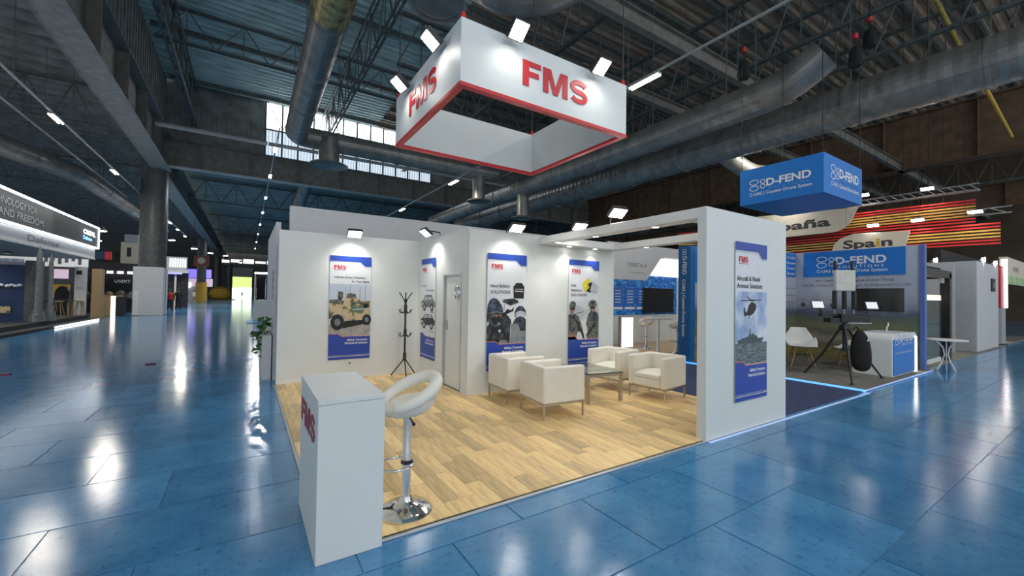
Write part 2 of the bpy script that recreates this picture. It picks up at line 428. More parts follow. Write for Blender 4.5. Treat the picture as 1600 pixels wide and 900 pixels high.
MB().box(0.025, 0.04, 0.24, 0.30, 0.98, 1.15).build('lock_plate', 'steel', d1, bevel=0.004)

# portal panel and canopy frame
wp = wall('wall_portal', (4.379, 6.266, 2.717, 2.83, 0, 2.68), 'free-standing white portal panel carrying the helicopter and ship poster')
cf = bpy.data.objects.new('canopy_frame', None); COL.objects.link(cf); cf.location = (5.3, 4.3, 2.56); struct(cf, 'white square canopy frame between portal panel and storeroom')
def lb(x0, x1, y0, y1): return (x0-5.3, x1-5.3, y0-4.3, y1-4.3, 0.0, 0.12)
for b_ in (lb(4.379, 4.60, 2.83, 5.92), lb(6.05, 6.266, 2.83, 5.92), lb(4.60, 6.05, 2.83, 3.04), lb(4.60, 6.05, 5.68, 5.92)):
    MB().box(*b_).build('beam', 'whiteb', cf, bevel=0.003, seg=1)
dl_spots = [(4.49, 3.5), (4.49, 4.6), (4.49, 5.5), (5.0, 5.80), (5.65, 5.80), (6.16, 5.0), (6.16, 3.9)]
for x, y in dl_spots:
    dl = MB().lathe([(0.001, -0.004), (0.045, -0.004), (0.06, -0.012), (0.06, 0.0), (0.001, 0.0)], (x-5.3, y-4.3, 0), 20).build('downlight', 'chrome', cf)
    MB().lathe([(0.001, -0.010), (0.043, -0.010), (0.043, -0.004), (0.001, -0.004)], (x-5.3, y-4.3, 0), 20).build('downlight_lens', M.setdefault('dl', emit('downlight_lens', (1, 0.95, 0.85), 9)), dl)
    spot(cf, (x-5.3, y-4.3, -0.03), (x-5.3, y-4.3, -2), 10, 1.7, 0.8, (1, 0.94, 0.84), 0.04)

# neighbouring tall wall behind, sliver wall beyond
wn = wall('wall_neighbour', (0.68, 9.2, 9.0, 9.12, 0, 3.31), 'tall plain grey wall of the stand behind', 'greywall')
ws = wall('wall_neighbour_side', (0.44, 0.52, 8.75, 12.0, 0, 2.93), 'narrow pale side wall beside the aisle planter', 'greywall')
for k, (y, z) in enumerate(((9.3, 2.0), (9.32, 1.85), (9.3, 1.7), (9.32, 1.55))):
    mb = MB(); ring2d(0, 0, 0.06, 0.06, 0.018, (0.437, y, z), (0,-1,0), ZA, mb, 0.004, 12); mb.build('lettering', 'ptext', ws)

# ---- hall shell
wf = MB().box(-60, -4.0, 150, 150.5, 0, 20).box(1.4, 62, 150, 150.5, 0, 20).box(-4.0, 1.4, 150, 150.5, 6.2, 20).build('wall_far', mat('far_wall', (0.13, 0.12, 0.11), 0.7, var=0.2, scale=0.3)); struct(wf, 'distant end wall of the exhibition hall')
dr = bpy.data.objects.new('door_2', None); COL.objects.link(dr); dr.location = (-1.3, 150.2, 0); struct(dr, 'bright open hall gate at the far end of the aisle')
MB().box(-2.7, 2.7, 0.3, 0.4, 0, 2.9).build('daylight_opening', emit('gate_daylight', (0.95, 1.0, 0.95), 3.5), dr)
MB().box(-2.7, 2.7, 0.3, 0.4, 2.9, 6.2).build('greenery_outside', emit('gate_greenery', (0.62, 0.80, 0.20), 1.0), dr)
MB().box(-3.6, 2.9, -0.6, -0.3, 6.2, 9.0).build('roller_box', 'greywall2', dr)
wr = MB().box(60, 60.5, -12, 150, 0, 20).build('wall_right', mat('far_side_wall', (0.12, 0.085, 0.055), 0.75, var=0.3, scale=0.3)); struct(wr, 'dark brown side wall of the hall')

def corrugated(name, x0, x1, y0, y1, z, m, per=0.5, dep=0.12):
    mb = MB(); y = y0; vs = []
    n = int((y1-y0)/per)
    for i in range(n):
        for fy, fz in ((0, 0), (0.3, 0), (0.45, dep), (0.85, dep)): vs.append((y0+(i+fy)*per, z+fz))
    vs.append((y0+n*per, z))
    pts = [(x0, a, b) for a, b in vs] + [(x1, a, b) for a, b in vs]; k = len(vs)
    mb.add(pts, [(i, i+1, k+i+1, k+i) for i in range(k-1)])
    return mb.build(name, m)
ce = corrugated('ceiling', -5.0, 9, -6, 36.2, 16.0, 'deck'); struct(ce, 'corrugated steel roof deck over the aisle, teal daylight tint in its colour')
ceb = corrugated('ceiling_bay', 9, 60, -6, 36.2, 16.0, 'deckwarm'); struct(ceb, 'corrugated steel roof deck over the stands, brown lamp warmth in its colour')
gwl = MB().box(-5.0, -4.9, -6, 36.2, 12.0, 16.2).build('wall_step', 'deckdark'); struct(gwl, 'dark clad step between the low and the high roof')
for k in range(60): MB().box(-4.9, -4.84, 2+k*0.57, 2.22+k*0.57, 12.0, 16.0).build('cladding_rib', 'deckdark', gwl)
MB().box(-4.6, 60, -6, 36.2, 16.15, 16.3).build('roof_backing', 'deckdark', ce)
for k in range(24):
    y = -4 + k*1.7
    MB().box(9, 60, y-0.06, y+0.06, 15.72, 15.98).build('purlin', 'truss', ceb)
for k in range(6):
    y = 3 + k*6.4
    MB().box(-4.6, 9, y-0.06, y+0.06, 15.72, 15.98).build('purlin', 'truss', ce)
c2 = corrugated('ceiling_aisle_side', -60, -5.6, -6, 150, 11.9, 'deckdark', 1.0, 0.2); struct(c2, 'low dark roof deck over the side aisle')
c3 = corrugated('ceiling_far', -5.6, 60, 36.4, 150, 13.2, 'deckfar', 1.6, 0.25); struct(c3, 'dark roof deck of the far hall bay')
# clerestory wall at y = 36.3 with window band
cw = MB().box(-5.1, 0.95, 36.2, 36.4, 11.8, 16.2).box(14.2, 60, 36.2, 36.4, 11.8, 16.2).build('wall_clerestory', 'deckdark'); struct(cw, 'dark clad gable wall above the cross girder')
for k in range(18):
    x = -4.4 + k*0.3
    MB().box(x, x+0.12, 36.12, 36.2, 11.8, 14.5).build('cladding_rib', 'deckdark', cw)
wi = bpy.data.objects.new('window_1', None); COL.objects.link(wi); wi.location = (7.6, 36.25, 11.8); struct(wi, 'bright clerestory window band under the roof')
npn = 12; x0 = 0.95-7.6; pwid = 13.25/npn
pane_me = MB().box(0.04, pwid-0.04, 0, 0.03, 2.30, 4.2).mesh('pane')
clad_me = MB().box(0.03, pwid-0.03, 0, 0.05, 0.0, 2.16).mesh('translucent_panel')
for k in range(npn):
    o = put('pane', pane_me, 'sky', wi); o.location.x = x0+k*pwid
    o = put('translucent_panel', clad_me, 'translucent', wi); o.location.x = x0+k*pwid
    mb = MB()
    for q in range(1, 5): mb.box(x0+k*pwid+q*pwid/5-0.012, x0+k*pwid+q*pwid/5+0.012, -0.03, 0.0, 0.0, 2.16)
    mb.build('cladding_ribs', 'rail', wi)
for k in range(npn+1): MB().box(x0+k*pwid-0.06, x0+k*pwid+0.06, -0.08, 0.06, 0, 4.3).build('mullion', 'truss', wi)
MB().box(x0, -x0, -0.06, 0.06, 2.18, 2.28).build('transom', 'truss', wi)
for k in range(6): MB().bar((x0+k*2.2, -0.6, 4.2), (x0+k*2.2+1.1, -0.6, 2.2), 0.05).build('brace', 'truss', wi); MB().bar((x0+k*2.2+2.2, -0.6, 4.2), (x0+k*2.2+1.1, -0.6, 2.2), 0.05).build('brace', 'truss', wi)
MB().box(x0, -x0, -0.03, 0.03, 3.2, 3.23).build('transom', 'truss', wi)

# ---- girders, columns
def girder_y(name, xc, y0, y1, z0, z1, wd, label, m, mlow, stiff=4.0):
    g = bpy.data.objects.new(name, None); COL.objects.link(g); g.location = (xc, (y0+y1)/2, z0); tag(g, label, 'girder'); g['kind'] = 'structure'
    h = (y1-y0)/2; ht = z1-z0
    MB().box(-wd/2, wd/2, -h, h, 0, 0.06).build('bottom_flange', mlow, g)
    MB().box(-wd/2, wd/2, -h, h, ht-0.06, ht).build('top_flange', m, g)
    MB().box(-0.05, 0.05, -h, h, 0.06, ht-0.06).build('web', m, g)
    n = int((y1-y0)/stiff)
    for k in range(n): MB().box(-wd/2+0.05, wd/2-0.05, -h+(k+0.5)*stiff-0.02, -h+(k+0.5)*stiff+0.02, 0.06, ht-0.06).build('stiffener', m, g)
    return g
girder_y('girder', -4.95, 2, 36, 9.7, 12.0, 1.0, 'long pale plate girder running overhead along the aisle to the column', 'girder', 'girderlow')
girder_y('girder', -5.3, 36.8, 150, 9.7, 12.0, 1.0, 'distant plate girder carried by the far row of columns', 'girder', 'girderlow', 12)
girder_y('girder', 34.0, -5, 36, 9.7, 13.0, 0.9, 'deep brown girder high over the red and yellow sign', 'girderbrown', 'girderbrown')
girder_y('girder', 42.0, -5, 60, 8.0, 9.6, 0.8, 'lower brown girder behind the red and yellow sign', 'girderbrown', 'girderbrown')
g = bpy.data.objects.new('cross_girder', None); COL.objects.link(g); g.location = (15, 36, 10.1); tag(g, 'brown cross girder spanning the aisle under the clerestory', 'girder'); g['kind'] = 'structure'
MB().box(-20.4, 30, -0.05, 0.05, 0.0, 1.75).build('web', 'girder', g)
MB().box(-20.4, 30, -0.35, 0.35, -0.06, 0.0).build('bottom_flange', 'rail', g)
MB().box(-20.4, 30, -0.35, 0.35, 1.75, 1.81).build('top_flange', 'girder', g)
for k in range(14): MB().box(-18+k*3.1, -17.96+k*3.1, -0.33, 0.33, 0, 1.75).build('stiffener', 'girder', g)
for x0_, x1_, y, z, hh, lab in ((6, 60, 8.25, 9.7, 0.45, 'near roof beam crossing above the hanging white sign'), (10, 60, 11.15, 9.7, 0.35, 'second roof beam crossing behind the hanging white sign')):
    b = bpy.data.objects.new('roof_beam', None); COL.objects.link(b); b.location = ((x0_+x1_)/2, y, z); tag(b, lab, 'beam'); b['kind'] = 'structure'; h = (x1_-x0_)/2
    MB().box(-h, h, -0.11, 0.11, 0, 0.03).build('bottom_flange', 'girder', b)
    MB().box(-h, h, -0.02, 0.02, 0.03, hh).build('web', 'girder', b)
    MB().box(-h, h, -0.16, 0.16, hh, hh+0.03).build('top_flange', 'girder', b)
def column(x, y, r, h, label):
    o = MB().lathe([(r, 0), (r, h)], (0, 0, 0), 36).build('column', 'concrete', None, smooth=True); o.location = (x, y, 0); struct(o, label); return o
column(-5.3, 36.1, 0.72, 9.7, 'thick dark grey round column rising from the white box')
col2 = column(-5.9, 80, 0.6, 9.7, 'second round column with red sign and yellow wrap')
column(-5.6, 118, 0.65, 9.7, 'third round column far down the aisle')
column(-3.9, 140, 0.6, 9.7, 'last round column near the open hall gate')
# ================================================================ ROOF EQUIPMENT
def truss(label, ax, c, a0, a1, z0, z1, step=2.0, t=0.12):
    """ax 'y': runs along Y at x=c"""
    P = (lambda a, z: (0, a, z)) if ax == 'y' else (lambda a, z: (a, 0, z))
    mid = (a0+a1)/2; h = (a1-a0)/2
    g = thing('roof_truss', label, 'truss', (c, mid, z0) if ax == 'y' else (mid, c, z0), 0, 'roof trusses'); H_ = z1-z0
    for nm, z in (('bottom_chord', 0), ('top_chord', H_)):
        mb = MB()
        for s in (-0.10, 0.10):
            q = (s, 0, 0) if ax == 'y' else (0, s, 0)
            A = Vector(P(-h, z))+Vector(q); B = Vector(P(h, z))+Vector(q); mb.bar(A, B, t*0.6, t)
        mb.build(nm, 'truss', g)
    mb = MB(); n = int(2*h/step)
    for k in range(n):
        a = -h+k*step; mb.bar(P(a, 0), P(a+step/2, H_), t*0.55); mb.bar(P(a+step/2, H_), P(a+step, 0), t*0.55)
        mb.bar(P(a+step/2, 0), P(a+step/2, H_), t*0.4)
    mb.build('web', 'truss', g)
truss('dark roof truss above the aisle between girder and round duct', 'y', -3.3, 4, 36, 13.2, 15.6, 2.6, 0.16)
truss('dark roof truss between round duct and hanging white sign', 'y', 4.9, 4, 36, 13.2, 15.6, 2.6)
truss('dark roof truss directly above the hanging white sign', 'y', 11.5, -4, 36, 12.6, 15.6, 2.6)
truss('dark roof truss beside the light rail over the stand', 'y', 19.0, -4, 36, 12.2, 15.4, 2.6)
truss('dark roof truss crossing the upper right roof', 'y', 22.5, -4, 36, 12.2, 15.4, 2.6)
truss('dark roof truss with yellow pipe beyond it', 'y', 27.5, -4, 36, 12.2, 15.4, 2.6)
truss('low dark truss hanging beyond the brown girder', 'y', 38.0, -4, 60, 9.0, 10.6, 1.4, 0.1)
truss('dark cross truss beneath the clerestory windows', 'x', 26.0, -4, 40, 14.0, 15.7, 2.4, 0.09)
truss('dark cross truss over the middle of the hall', 'x', 20.0, 6, 56, 13.0, 15.6, 2.4)
for k, (y, lab) in enumerate(((52, 'first dark cross truss in the far hall bay'), (75, 'second dark cross truss in the far hall bay'), (100, 'last dark cross truss in the far hall bay'))):
    truss(lab, 'x', y, -5, 40, 10.8, 13.0, 2.6, 0.16)
for k, (y, lab) in enumerate(((16, 'nearest low truss over the left side stands'), (28, 'middle low truss over the left side stands'), (44, 'farthest low truss over the left side stands'))):
    truss(lab, 'x', y, -40, -5.8, 9.6, 11.6, 1.6, 0.1)
tg = tag(MB().tube([(0.9, 28.0, 10.35), (20, 28.0, 10.5)], 0.11, 12).add([], []).build('roof_pipe', 'rail', smooth=True), 'thin grey roof pipe below the bright clerestory', 'pipe')
tag(MB().tube([(-4.2, 28.2, 10.4), (0.85, 28.0, 10.35)], 0.12, 12).build('roof_pipe', 'rail', smooth=True), 'thin grey roof pipe left of the bright clerestory', 'pipe')
tag(MB().tube([(23.3, 4.6, 14.0), (30, 4.9, 14.0)], 0.09, 10).build('roof_pipe', mat('yellow_pipe', (0.42, 0.33, 0.08), 0.5, var=0.2)), 'yellow gas pipe high in the upper right roof', 'pipe')
tag(MB().tube([(20.8, 2.95, 9.0), (28.2, 3.2, 9.0)], 0.06, 10).build('roof_pipe', M['yellow']), 'short yellow pipe below the big spiral duct', 'pipe')

def duct(label, path, r, m='duct', ridge=0.18, name='spiral_duct', n=28):
    """ridged round duct along a polyline with rounded elbows"""
    pts = [Vector(p) for p in path]; out = []
    for i in range(len(pts)-1):
        a, b = pts[i], pts[i+1]; L_ = (b-a).length; t = (b-a)/L_
        s0 = r*1.3 if i > 0 else 0; s1 = L_-(r*1.3 if i < len(pts)-2 else 0)
        k = max(2, int((s1-s0)/ridge))
        for q in range(k+1): out.append((a+t*(s0+(s1-s0)*q/k), r*(1.0 if q % 2 else 1.02)))
        if i < len(pts)-2:
            t2 = (pts[i+2]-b).normalized(); p0 = b-t*r*1.3; p2 = b+t2*r*1.3
            for q in range(1, 7):
                s = q/7; out.append(((p0*(1-s)**2+b*2*s*(1-s)+p2*s*s), r*1.01))
    c = sum((p for p, _ in out), Vector())/len(out)
    mb = MB(); mb.tube([p-c for p, _ in out], [q for _, q in out], n)
    g = thing(name, label, 'duct', c)
    mb.build('duct_pipe', m, g, smooth=False)
    for i in range(len(pts)-1):
        a, b = pts[i], pts[i+1]; t = (b-a).normalized(); L_ = (b-a).length
        for q in range(1, int(L_/3.0)+1):
            p = a+t*(q*3.0-1.2)
            if q*3.0-1.2 < L_-r*1.4:
                MB().tube([p-t*0.05-c, p+t*0.05-c], r*1.06, n).build('joint_band', 'duct', g)
                MB().bar(p+Vector((0,0,r))-c, Vector((p.x, p.y, 13.25 if p.y > 36.4 else 16.0 if p.x > -5 else 12.0))-c, 0.025).build('hanger', 'truss', g)
    return g
duct('smooth grey round duct running overhead towards the clerestory', [(1.62, 4.0, 9.0), (1.78, 21.6, 9.0), (12.6, 21.6, 9.0)], 0.47, 'duct', 0.35)
duct('spiral duct with a bent end over the blue hanging sign', [(13.6, 4.9, 8.6), (13.5, 5.9, 8.0), (13.6, 34, 8.0)], 0.50)
duct('largest spiral duct stretching to the upper right corner', [(16.4, 0.4, 8.0), (16.25, 34, 8.0)], 0.66, 'duct', 0.16)
duct('flexible spiral duct curling above the hanging white sign', [(6.4, 3.5, 10.2), (5.9, 6.6, 8.6), (5.0, 7.6, 8.4), (3.9, 8.9, 9.6)], 0.55, 'duct', 0.12)
duct('distant square-cornered duct behind the tall grey wall', [(4.2, 50, 10.0), (4.8, 44, 12.6), (22, 44, 12.4)], 0.55, 'duct', 0.4)
duct('pale duct over the left side stands', [(-14, 18, 8.6), (-8.5, 34, 8.4), (-8.0, 60, 8.4)], 0.5, 'duct', 0.3)
duct('short duct stub ending beneath the second spiral duct', [(16.9, 9.7, 7.7), (17.8, 9.0, 6.9), (19.4, 7.8, 6.9)], 0.35)
def diffuser(label, x, y, z, r, h):
    g = thing('air_diffuser', label, 'air diffuser', (x, y, z))
    MB().lathe([(r*0.55, h), (r*0.55, 0.12), (r*0.6, 0.1)], (0,0,0), 28).build('neck', 'duct', g, smooth=True)
    for k in range(4):
        q = r*(1-0.22*k); MB().lathe([(q-0.10*r, 0.03*k+0.05), (q, 0.03*k), (q+0.02, 0.03*k+0.04), (q-0.08*r, 0.03*k+0.09)], (0,0,0), 32).build('cone_ring', 'duct', g, smooth=True)
    return g
diffuser('round ceiling diffuser hanging in front of the clerestory', 3.2, 21.4, 7.75, 0.85, 1.3)
diffuser('large round diffuser above the corner of the white hanging sign', 3.45, 8.6, 8.1, 0.62, 2.2)
diffuser('small round diffuser under the spiral duct in the middle', 11.5, 21.6, 7.2, 0.7, 1.5)
diffuser('flat round diffuser beyond the canopy frame', 13.6, 20, 6.2, 0.65, 1.5)

def light_rail(label, x, z, y0, y1):
    g = thing('light_rail', label, 'light rail', (x, (y0+y1)/2, z)); h = (y1-y0)/2
    MB().box(-0.03, 0.03, -h, h, 0, 0.05).build('rail_bar', 'rail', g)
    for k in range(int((y1-y0)/5)): MB().box(-0.008, 0.008, -h+2.5+k*5, -h+2.516+k*5, 0.05, 13.2-z).build('hanger', 'truss', g)
def batten(label, x, y, z, ln=1.05, m='tube', power=0, col=(1, 0.93, 0.8)):
    g = thing('batten_light', label, 'light', (x, y, z), 0, 'twin tube battens on the light rails')
    MB().box(-0.09, 0.09, -ln/2, ln/2, -0.06, 0.0).build('body', 'rail', g)
    for s in (-0.055, 0.055): MB().tube([(s, -ln/2+0.02, -0.08), (s, ln/2-0.02, -0.08)], 0.026, 8).build('lit_tube', m, g)
    if power: area(g, (0, 0, -0.13), power, 0.2, ln, col)
light_rail('light rail passing behind the right end of the hanging white sign', 9.58, 8.0, -4, 34)
light_rail('light rail passing over the blue hanging sign', 17.05, 7.92, -4, 34)
light_rail('light rail over the left side stands', -6.05, 8.0, 6, 60)
light_rail('light rail down the middle of the aisle', 1.25, 10.0, 24, 100)
light_rail('light rail at the upper left edge', -7.4, 8.3, 8, 40)
PWR = 90
batten('bright twin tube batten beside the end of the hanging white sign', 9.58, 7.9, 7.98, 1.05, 'tube', PWR)
batten('twin tube batten over the open floor before the portal panel', 9.58, -1.0, 7.98, 1.05, 'tube', PWR)  # out of view, added to light the floor from the continued rail
batten('twin tube batten dimly seen beyond the neighbouring wall top', 9.58, 21, 7.98, 1.05, 'tube', PWR)
batten('twin tube batten further along beyond the storeroom', 9.58, 30, 7.98, 1.05, 'tube')
batten('twin tube batten under the largest spiral duct', 17.05, 8.05, 7.9, 0.98, 'tube', PWR)
batten('twin tube batten beyond the canopy frame', 17.05, 14.9, 7.9, 0.98, 'tube', PWR)
batten('small twin tube batten far behind the storeroom wall', 17.05, 21.9, 7.9, 1.05, 'tube')
batten('tiny twin tube batten farthest behind the storeroom wall', 17.05, 29, 7.9, 1.05, 'tube')
batten('twin tube batten upper left above the aisle', -6.05, 21.85, 7.98, 1.0, 'tube', PWR)
batten('twin tube batten left of the thick column top', -6.05, 29.9, 7.98, 1.0, 'tube', PWR*2)
for k, y in enumerate((44, 49, 54, 60)):
    batten(['first','second','third','fourth'][k]+' twin tube batten beyond the thick column', -6.05, y, 7.98, 1.0, 'tube', PWR*4 if k in (0, 3) else 0)
for k, y in enumerate((27.5, 34, 42, 50, 59, 69, 80, 92)):
    batten(['nearest','second','third','fourth','fifth','sixth','seventh','farthest'][k]+' twin tube batten on the mid-aisle rail', 1.25, y, 9.98, 1.0, 'tubecool', (PWR if k == 0 else PWR*6) if k in (0, 2, 4, 6) else 0, (0.95, 0.97, 1))
batten('twin tube batten low over the far right stands', 17.05, 2.0, 7.9, 1.0, 'tube', PWR)
batten('twin tube batten behind the viewer over the open floor', 1.5, -4, 9.0, 1.0, 'tubecool', PWR, (0.95, 0.97, 1))  # out of view and off the rails, added for hall light
batten('twin tube batten over the near aisle floor', -6.05, 7, 7.98, 1.0, 'tubecool', PWR, (0.95, 0.97, 1))  # out of view, added to light the near aisle

# foil wrapped section of the smooth round duct
for o in bpy.data.objects:
    if o.get('label', '').startswith('smooth grey round duct'):
        c = o.location
        MB().tube([Vector((1.665, 9.2, 9.0))-c, Vector((1.685, 11.6, 9.0))-c], 0.487, 28).build('foil_section', mat('rusty_foil', (0.42, 0.33, 0.14), 0.35, 0.5, var=0.6, scale=5), o)
        break
# ================================================================ WHITE STAND: POSTERS
def print_mat(name, stops, scale, stretch=None, seed=0, rough=0.45):
    """multi-stop noise print (camouflage, clouds, sea)"""
    m = bpy.data.materials.new(name); m.use_nodes = True; nt = m.node_tree; N = nt.nodes; L = nt.links; b = N['Principled BSDF']
    b.inputs['Roughness'].default_value = rough
    tc = N.new('ShaderNodeTexCoord'); mp = N.new('ShaderNodeMapping'); mp.inputs['Location'].default_value = (seed, seed*2, seed*3)
    if stretch: mp.inputs['Scale'].default_value = stretch
    nz = N.new('ShaderNodeTexNoise'); nz.inputs['Scale'].default_value = scale; nz.inputs['Detail'].default_value = 5
    rp = N.new('ShaderNodeValToRGB'); e = rp.color_ramp.elements
    e[0].position, e[0].color = stops[0][0], (*stops[0][1], 1); e[1].position, e[1].color = stops[-1][0], (*stops[-1][1], 1)
    for p, c in stops[1:-1]: q = e.new(p); q.color = (*c, 1)
    L.new(tc.outputs['Object'], mp.inputs['Vector']); L.new(mp.outputs['Vector'], nz.inputs['Vector']); L.new(nz.outputs['Fac'], rp.inputs['Fac']); L.new(rp.outputs['Color'], b.inputs['Base Color'])
    return m
M['p_sand'] = print_mat('print_desert_camo', [(0.34, (0.07,0.09,0.05)), (0.43, (0.16,0.16,0.09)), (0.47, (0.55,0.42,0.24)), (0.62, (0.66,0.52,0.32)), (0.70, (0.30,0.19,0.09))], 7)
M['p_camo'] = print_mat('print_soldier_camo', [(0.36, (0.03,0.035,0.025)), (0.46, (0.12,0.13,0.10)), (0.54, (0.24,0.24,0.19)), (0.62, (0.05,0.05,0.04))], 22)
M['p_swat'] = print_mat('print_black_gear', [(0.38, (0.008,0.010,0.014)), (0.52, (0.035,0.04,0.05)), (0.66, (0.11,0.12,0.14))], 13)
M['p_helmet'] = print_mat('print_helmet', [(0.34, (0.012,0.017,0.03)), (0.5, (0.035,0.05,0.085)), (0.68, (0.12,0.16,0.24))], 9)
M['p_visor'] = print_mat('print_visor', [(0.3, (0.35,0.42,0.5)), (0.7, (0.65,0.7,0.75))], 10)
M['p_face'] = print_mat('print_shaded_face', [(0.3, (0.22,0.12,0.08)), (0.7, (0.42,0.27,0.20))], 10)
M['p_shield'] = print_mat('print_grey_shield', [(0.3, (0.16,0.19,0.21)), (0.7, (0.30,0.34,0.36))], 9)
M['p_skycloud'] = print_mat('print_cloudy_sky', [(0.34, (0.22,0.34,0.60)), (0.50, (0.45,0.55,0.74)), (0.62, (0.78,0.82,0.88))], 3.2)
M['p_dustsky'] = print_mat('print_pale_sky', [(0.3, (0.46,0.55,0.68)), (0.7, (0.66,0.70,0.76))], 2)
M['p_sea'] = print_mat('print_sea', [(0.36, (0.06,0.09,0.10)), (0.5, (0.13,0.17,0.18)), (0.66, (0.26,0.31,0.32))], 9, (1, 1, 7))
M['p_ground'] = print_mat('print_gravel', [(0.3, (0.30,0.28,0.25)), (0.7, (0.52,0.49,0.44))], 12)
M['p_ship'] = mat('print_ship_grey', (0.07, 0.09, 0.10), 0.5, var=0.3, scale=20)
M['p_dark'] = mat('print_dark', (0.012, 0.013, 0.015), 0.5, var=0.3, scale=20)
M['p_mid'] = mat('print_mid_grey', (0.20, 0.21, 0.22), 0.5, var=0.3, scale=14)
M['p_light'] = mat('print_light_grey', (0.55, 0.57, 0.60), 0.5, var=0.1, scale=10)
M['p_pale'] = mat('print_pale_backdrop', (0.70, 0.73, 0.76), 0.5, var=0.08, scale=4)
M['p_yellow'] = mat('print_yellow_fabric', (0.80, 0.72, 0.03), 0.5, var=0.15, scale=20)

class Poster:
    W, H = 0.75, 1.95
    def __init__(s, label, centre, u, nscale=1.0, W=0.75):
        s.W = W
        s.t = thing('poster', label, 'poster', centre, 0, 'tall printed posters on the white stand'); s.u = Vector(u); s.v = Vector((0,0,1)); s.n = s.u.cross(s.v)
        s.k = W/0.75
        s.poly('sheet', [(0,0),(0.75,0),(0.75,1.95),(0,1.95)], 'pwhite', 0, 0.003)
    def O(s, layer): return -s.u*s.W/2 + s.n*(0.002 if layer == 0 else 0.0040+0.0012*layer)
    def poly(s, name, pts, m, layer, d=0.001, parent=None):
        mb = MB(); mb.prism([(x*s.k, y) for x, y in pts], s.O(layer), s.u, s.v, d); return mb.build(name, m, parent or s.t)
    def ell(s, name, cx, cy, rx, ry, m, layer, n=20, a0=0, a1=360):
        return s.poly(name, [(cx+rx*math.cos(math.radians(a0+(a1-a0)*k/(n))), cy+ry*math.sin(math.radians(a0+(a1-a0)*k/n))) for k in range(n if a1-a0 == 360 else n+1)], m, layer)
    def txt(s, str_, h, x, y, m, width=None, bold=0.0, align='l', layer=4):
        return text(str_, h, s.O(layer)+s.u*x*s.k+s.v*y, s.u, s.v, m, s.t, width*s.k if width else None, bold, align, off=0.001)
    def common(s, pic_top=1.30):
        s.poly('header_band', [(0,1.95),(0.75,1.95),(0.75,1.765),(0.635,1.765),(0.54,1.845),(0,1.845)], 'pblue', 3)
        s.poly('header_line', [(0,1.835),(0.535,1.835),(0.63,1.755),(0.75,1.755),(0.75,1.745),(0.625,1.745),(0.53,1.825),(0,1.825)], 'p_light', 3)
        s.poly('footer_band', [(0,0),(0.75,0),(0.75,0.425),(0.235,0.425),(0.15,0.475),(0,0.475)], 'pblue', 4)
        s.poly('footer_line', [(0,0.475),(0.15,0.475),(0.235,0.425),(0.75,0.425),(0.75,0.434),(0.24,0.434),(0.155,0.486),(0,0.486)], 'orange', 4)
        s.poly('footer_rule', [(0.0,0.05),(0.75,0.05),(0.75,0.062),(0.0,0.062)], 'p_light', 5)
        s.poly('footer_rule', [(0.0,0.075),(0.75,0.075),(0.75,0.080),(0.0,0.080)], 'p_light', 5)
        fms_letters(0.072, 0.21, s.O(3)+s.u*0.075*s.k+s.v*1.70, s.u*s.k, s.v, 'red', s.t, 0.001)
        s.poly('logo_rule', [(0.075,1.682),(0.30,1.682),(0.30,1.688),(0.075,1.688)], 'red', 3)
        s.txt('Ballistic Protection', 0.038, 0.70, 0.345, 'wtext', 0.37, 0.025, 'r', 6)
        s.txt('Materials & Solutions', 0.038, 0.70, 0.285, 'wtext', 0.41, 0.025, 'r', 6)

def vehicle_art(p):
    p.poly('sky_print', [(0,0.44),(0.75,0.44),(0.75,1.42),(0,1.42)], 'p_dustsky', 1)
    p.poly('ground_print', [(0,0.44),(0.75,0.44),(0.75,0.72),(0,0.66)], 'p_ground', 2)
    p.poly('hull', [(0.0,0.76),(0.06,0.80),(0.12,0.86),(0.20,0.86),(0.27,0.78),(0.30,0.70),(0.60,0.74),(0.66,0.80),(0.75,0.82),(0.75,1.10),(0.56,1.10),(0.52,1.16),(0.33,1.16),(0.28,1.14),(0.22,1.08),(0.0,1.10)], 'p_sand', 3)
    p.poly('cab_window', [(0.16,1.11),(0.22,1.12),(0.24,1.24),(0.15,1.24)], 'p_dark', 4)
    p.poly('turret', [(0.14,1.18),(0.24,1.16),(0.24,1.27),(0.16,1.28)], 'p_camo', 5)
    p.poly('turret', [(0.30,1.15),(0.48,1.16),(0.47,1.23),(0.38,1.25),(0.31,1.24)], 'p_camo', 5)
    p.poly('hood', [(0.0,1.06),(0.24,1.03),(0.27,1.09),(0.20,1.13),(0.0,1.12)], 'p_camo', 5)
    p.poly('door_print', [(0.34,0.86),(0.50,0.88),(0.50,1.06),(0.35,1.05)], 'p_sand', 5)
    p.poly('green_patch', [(0.36,0.90),(0.60,0.86),(0.66,1.0),(0.44,1.03)], mat('print_green_camo', (0.13, 0.20, 0.11), 0.5, var=0.5, scale=12), 6)
    p.poly('side_window', [(0.62,0.96),(0.72,0.98),(0.72,1.06),(0.62,1.05)], 'p_dark', 6)
    p.poly('side_rail', [(0.42,0.925),(0.75,0.945),(0.75,0.965),(0.42,0.945)], 'p_light', 7)
    p.poly('underbody', [(0.24,0.58),(0.64,0.66),(0.62,0.74),(0.28,0.72)], 'p_dark', 3)
    for cx, cy, r in ((0.15, 0.70, 0.125), (0.68, 0.74, 0.088)):
        p.ell('tyre', cx, cy, r*0.95, r*1.2, 'p_dark', 7); p.ell('wheel_hub', cx, cy, r*0.42, r*0.55, 'p_mid', 8)
    for x, a, b in ((0.28, 1.16, 1.38), (0.36, 1.2, 1.40), (0.54, 1.16, 1.38), (0.64, 1.1, 1.40)):
        p.poly('antenna', [(x,a),(x+0.006,a),(x+0.006,b),(x,b)], 'p_mid', 6)
pz = 0.38
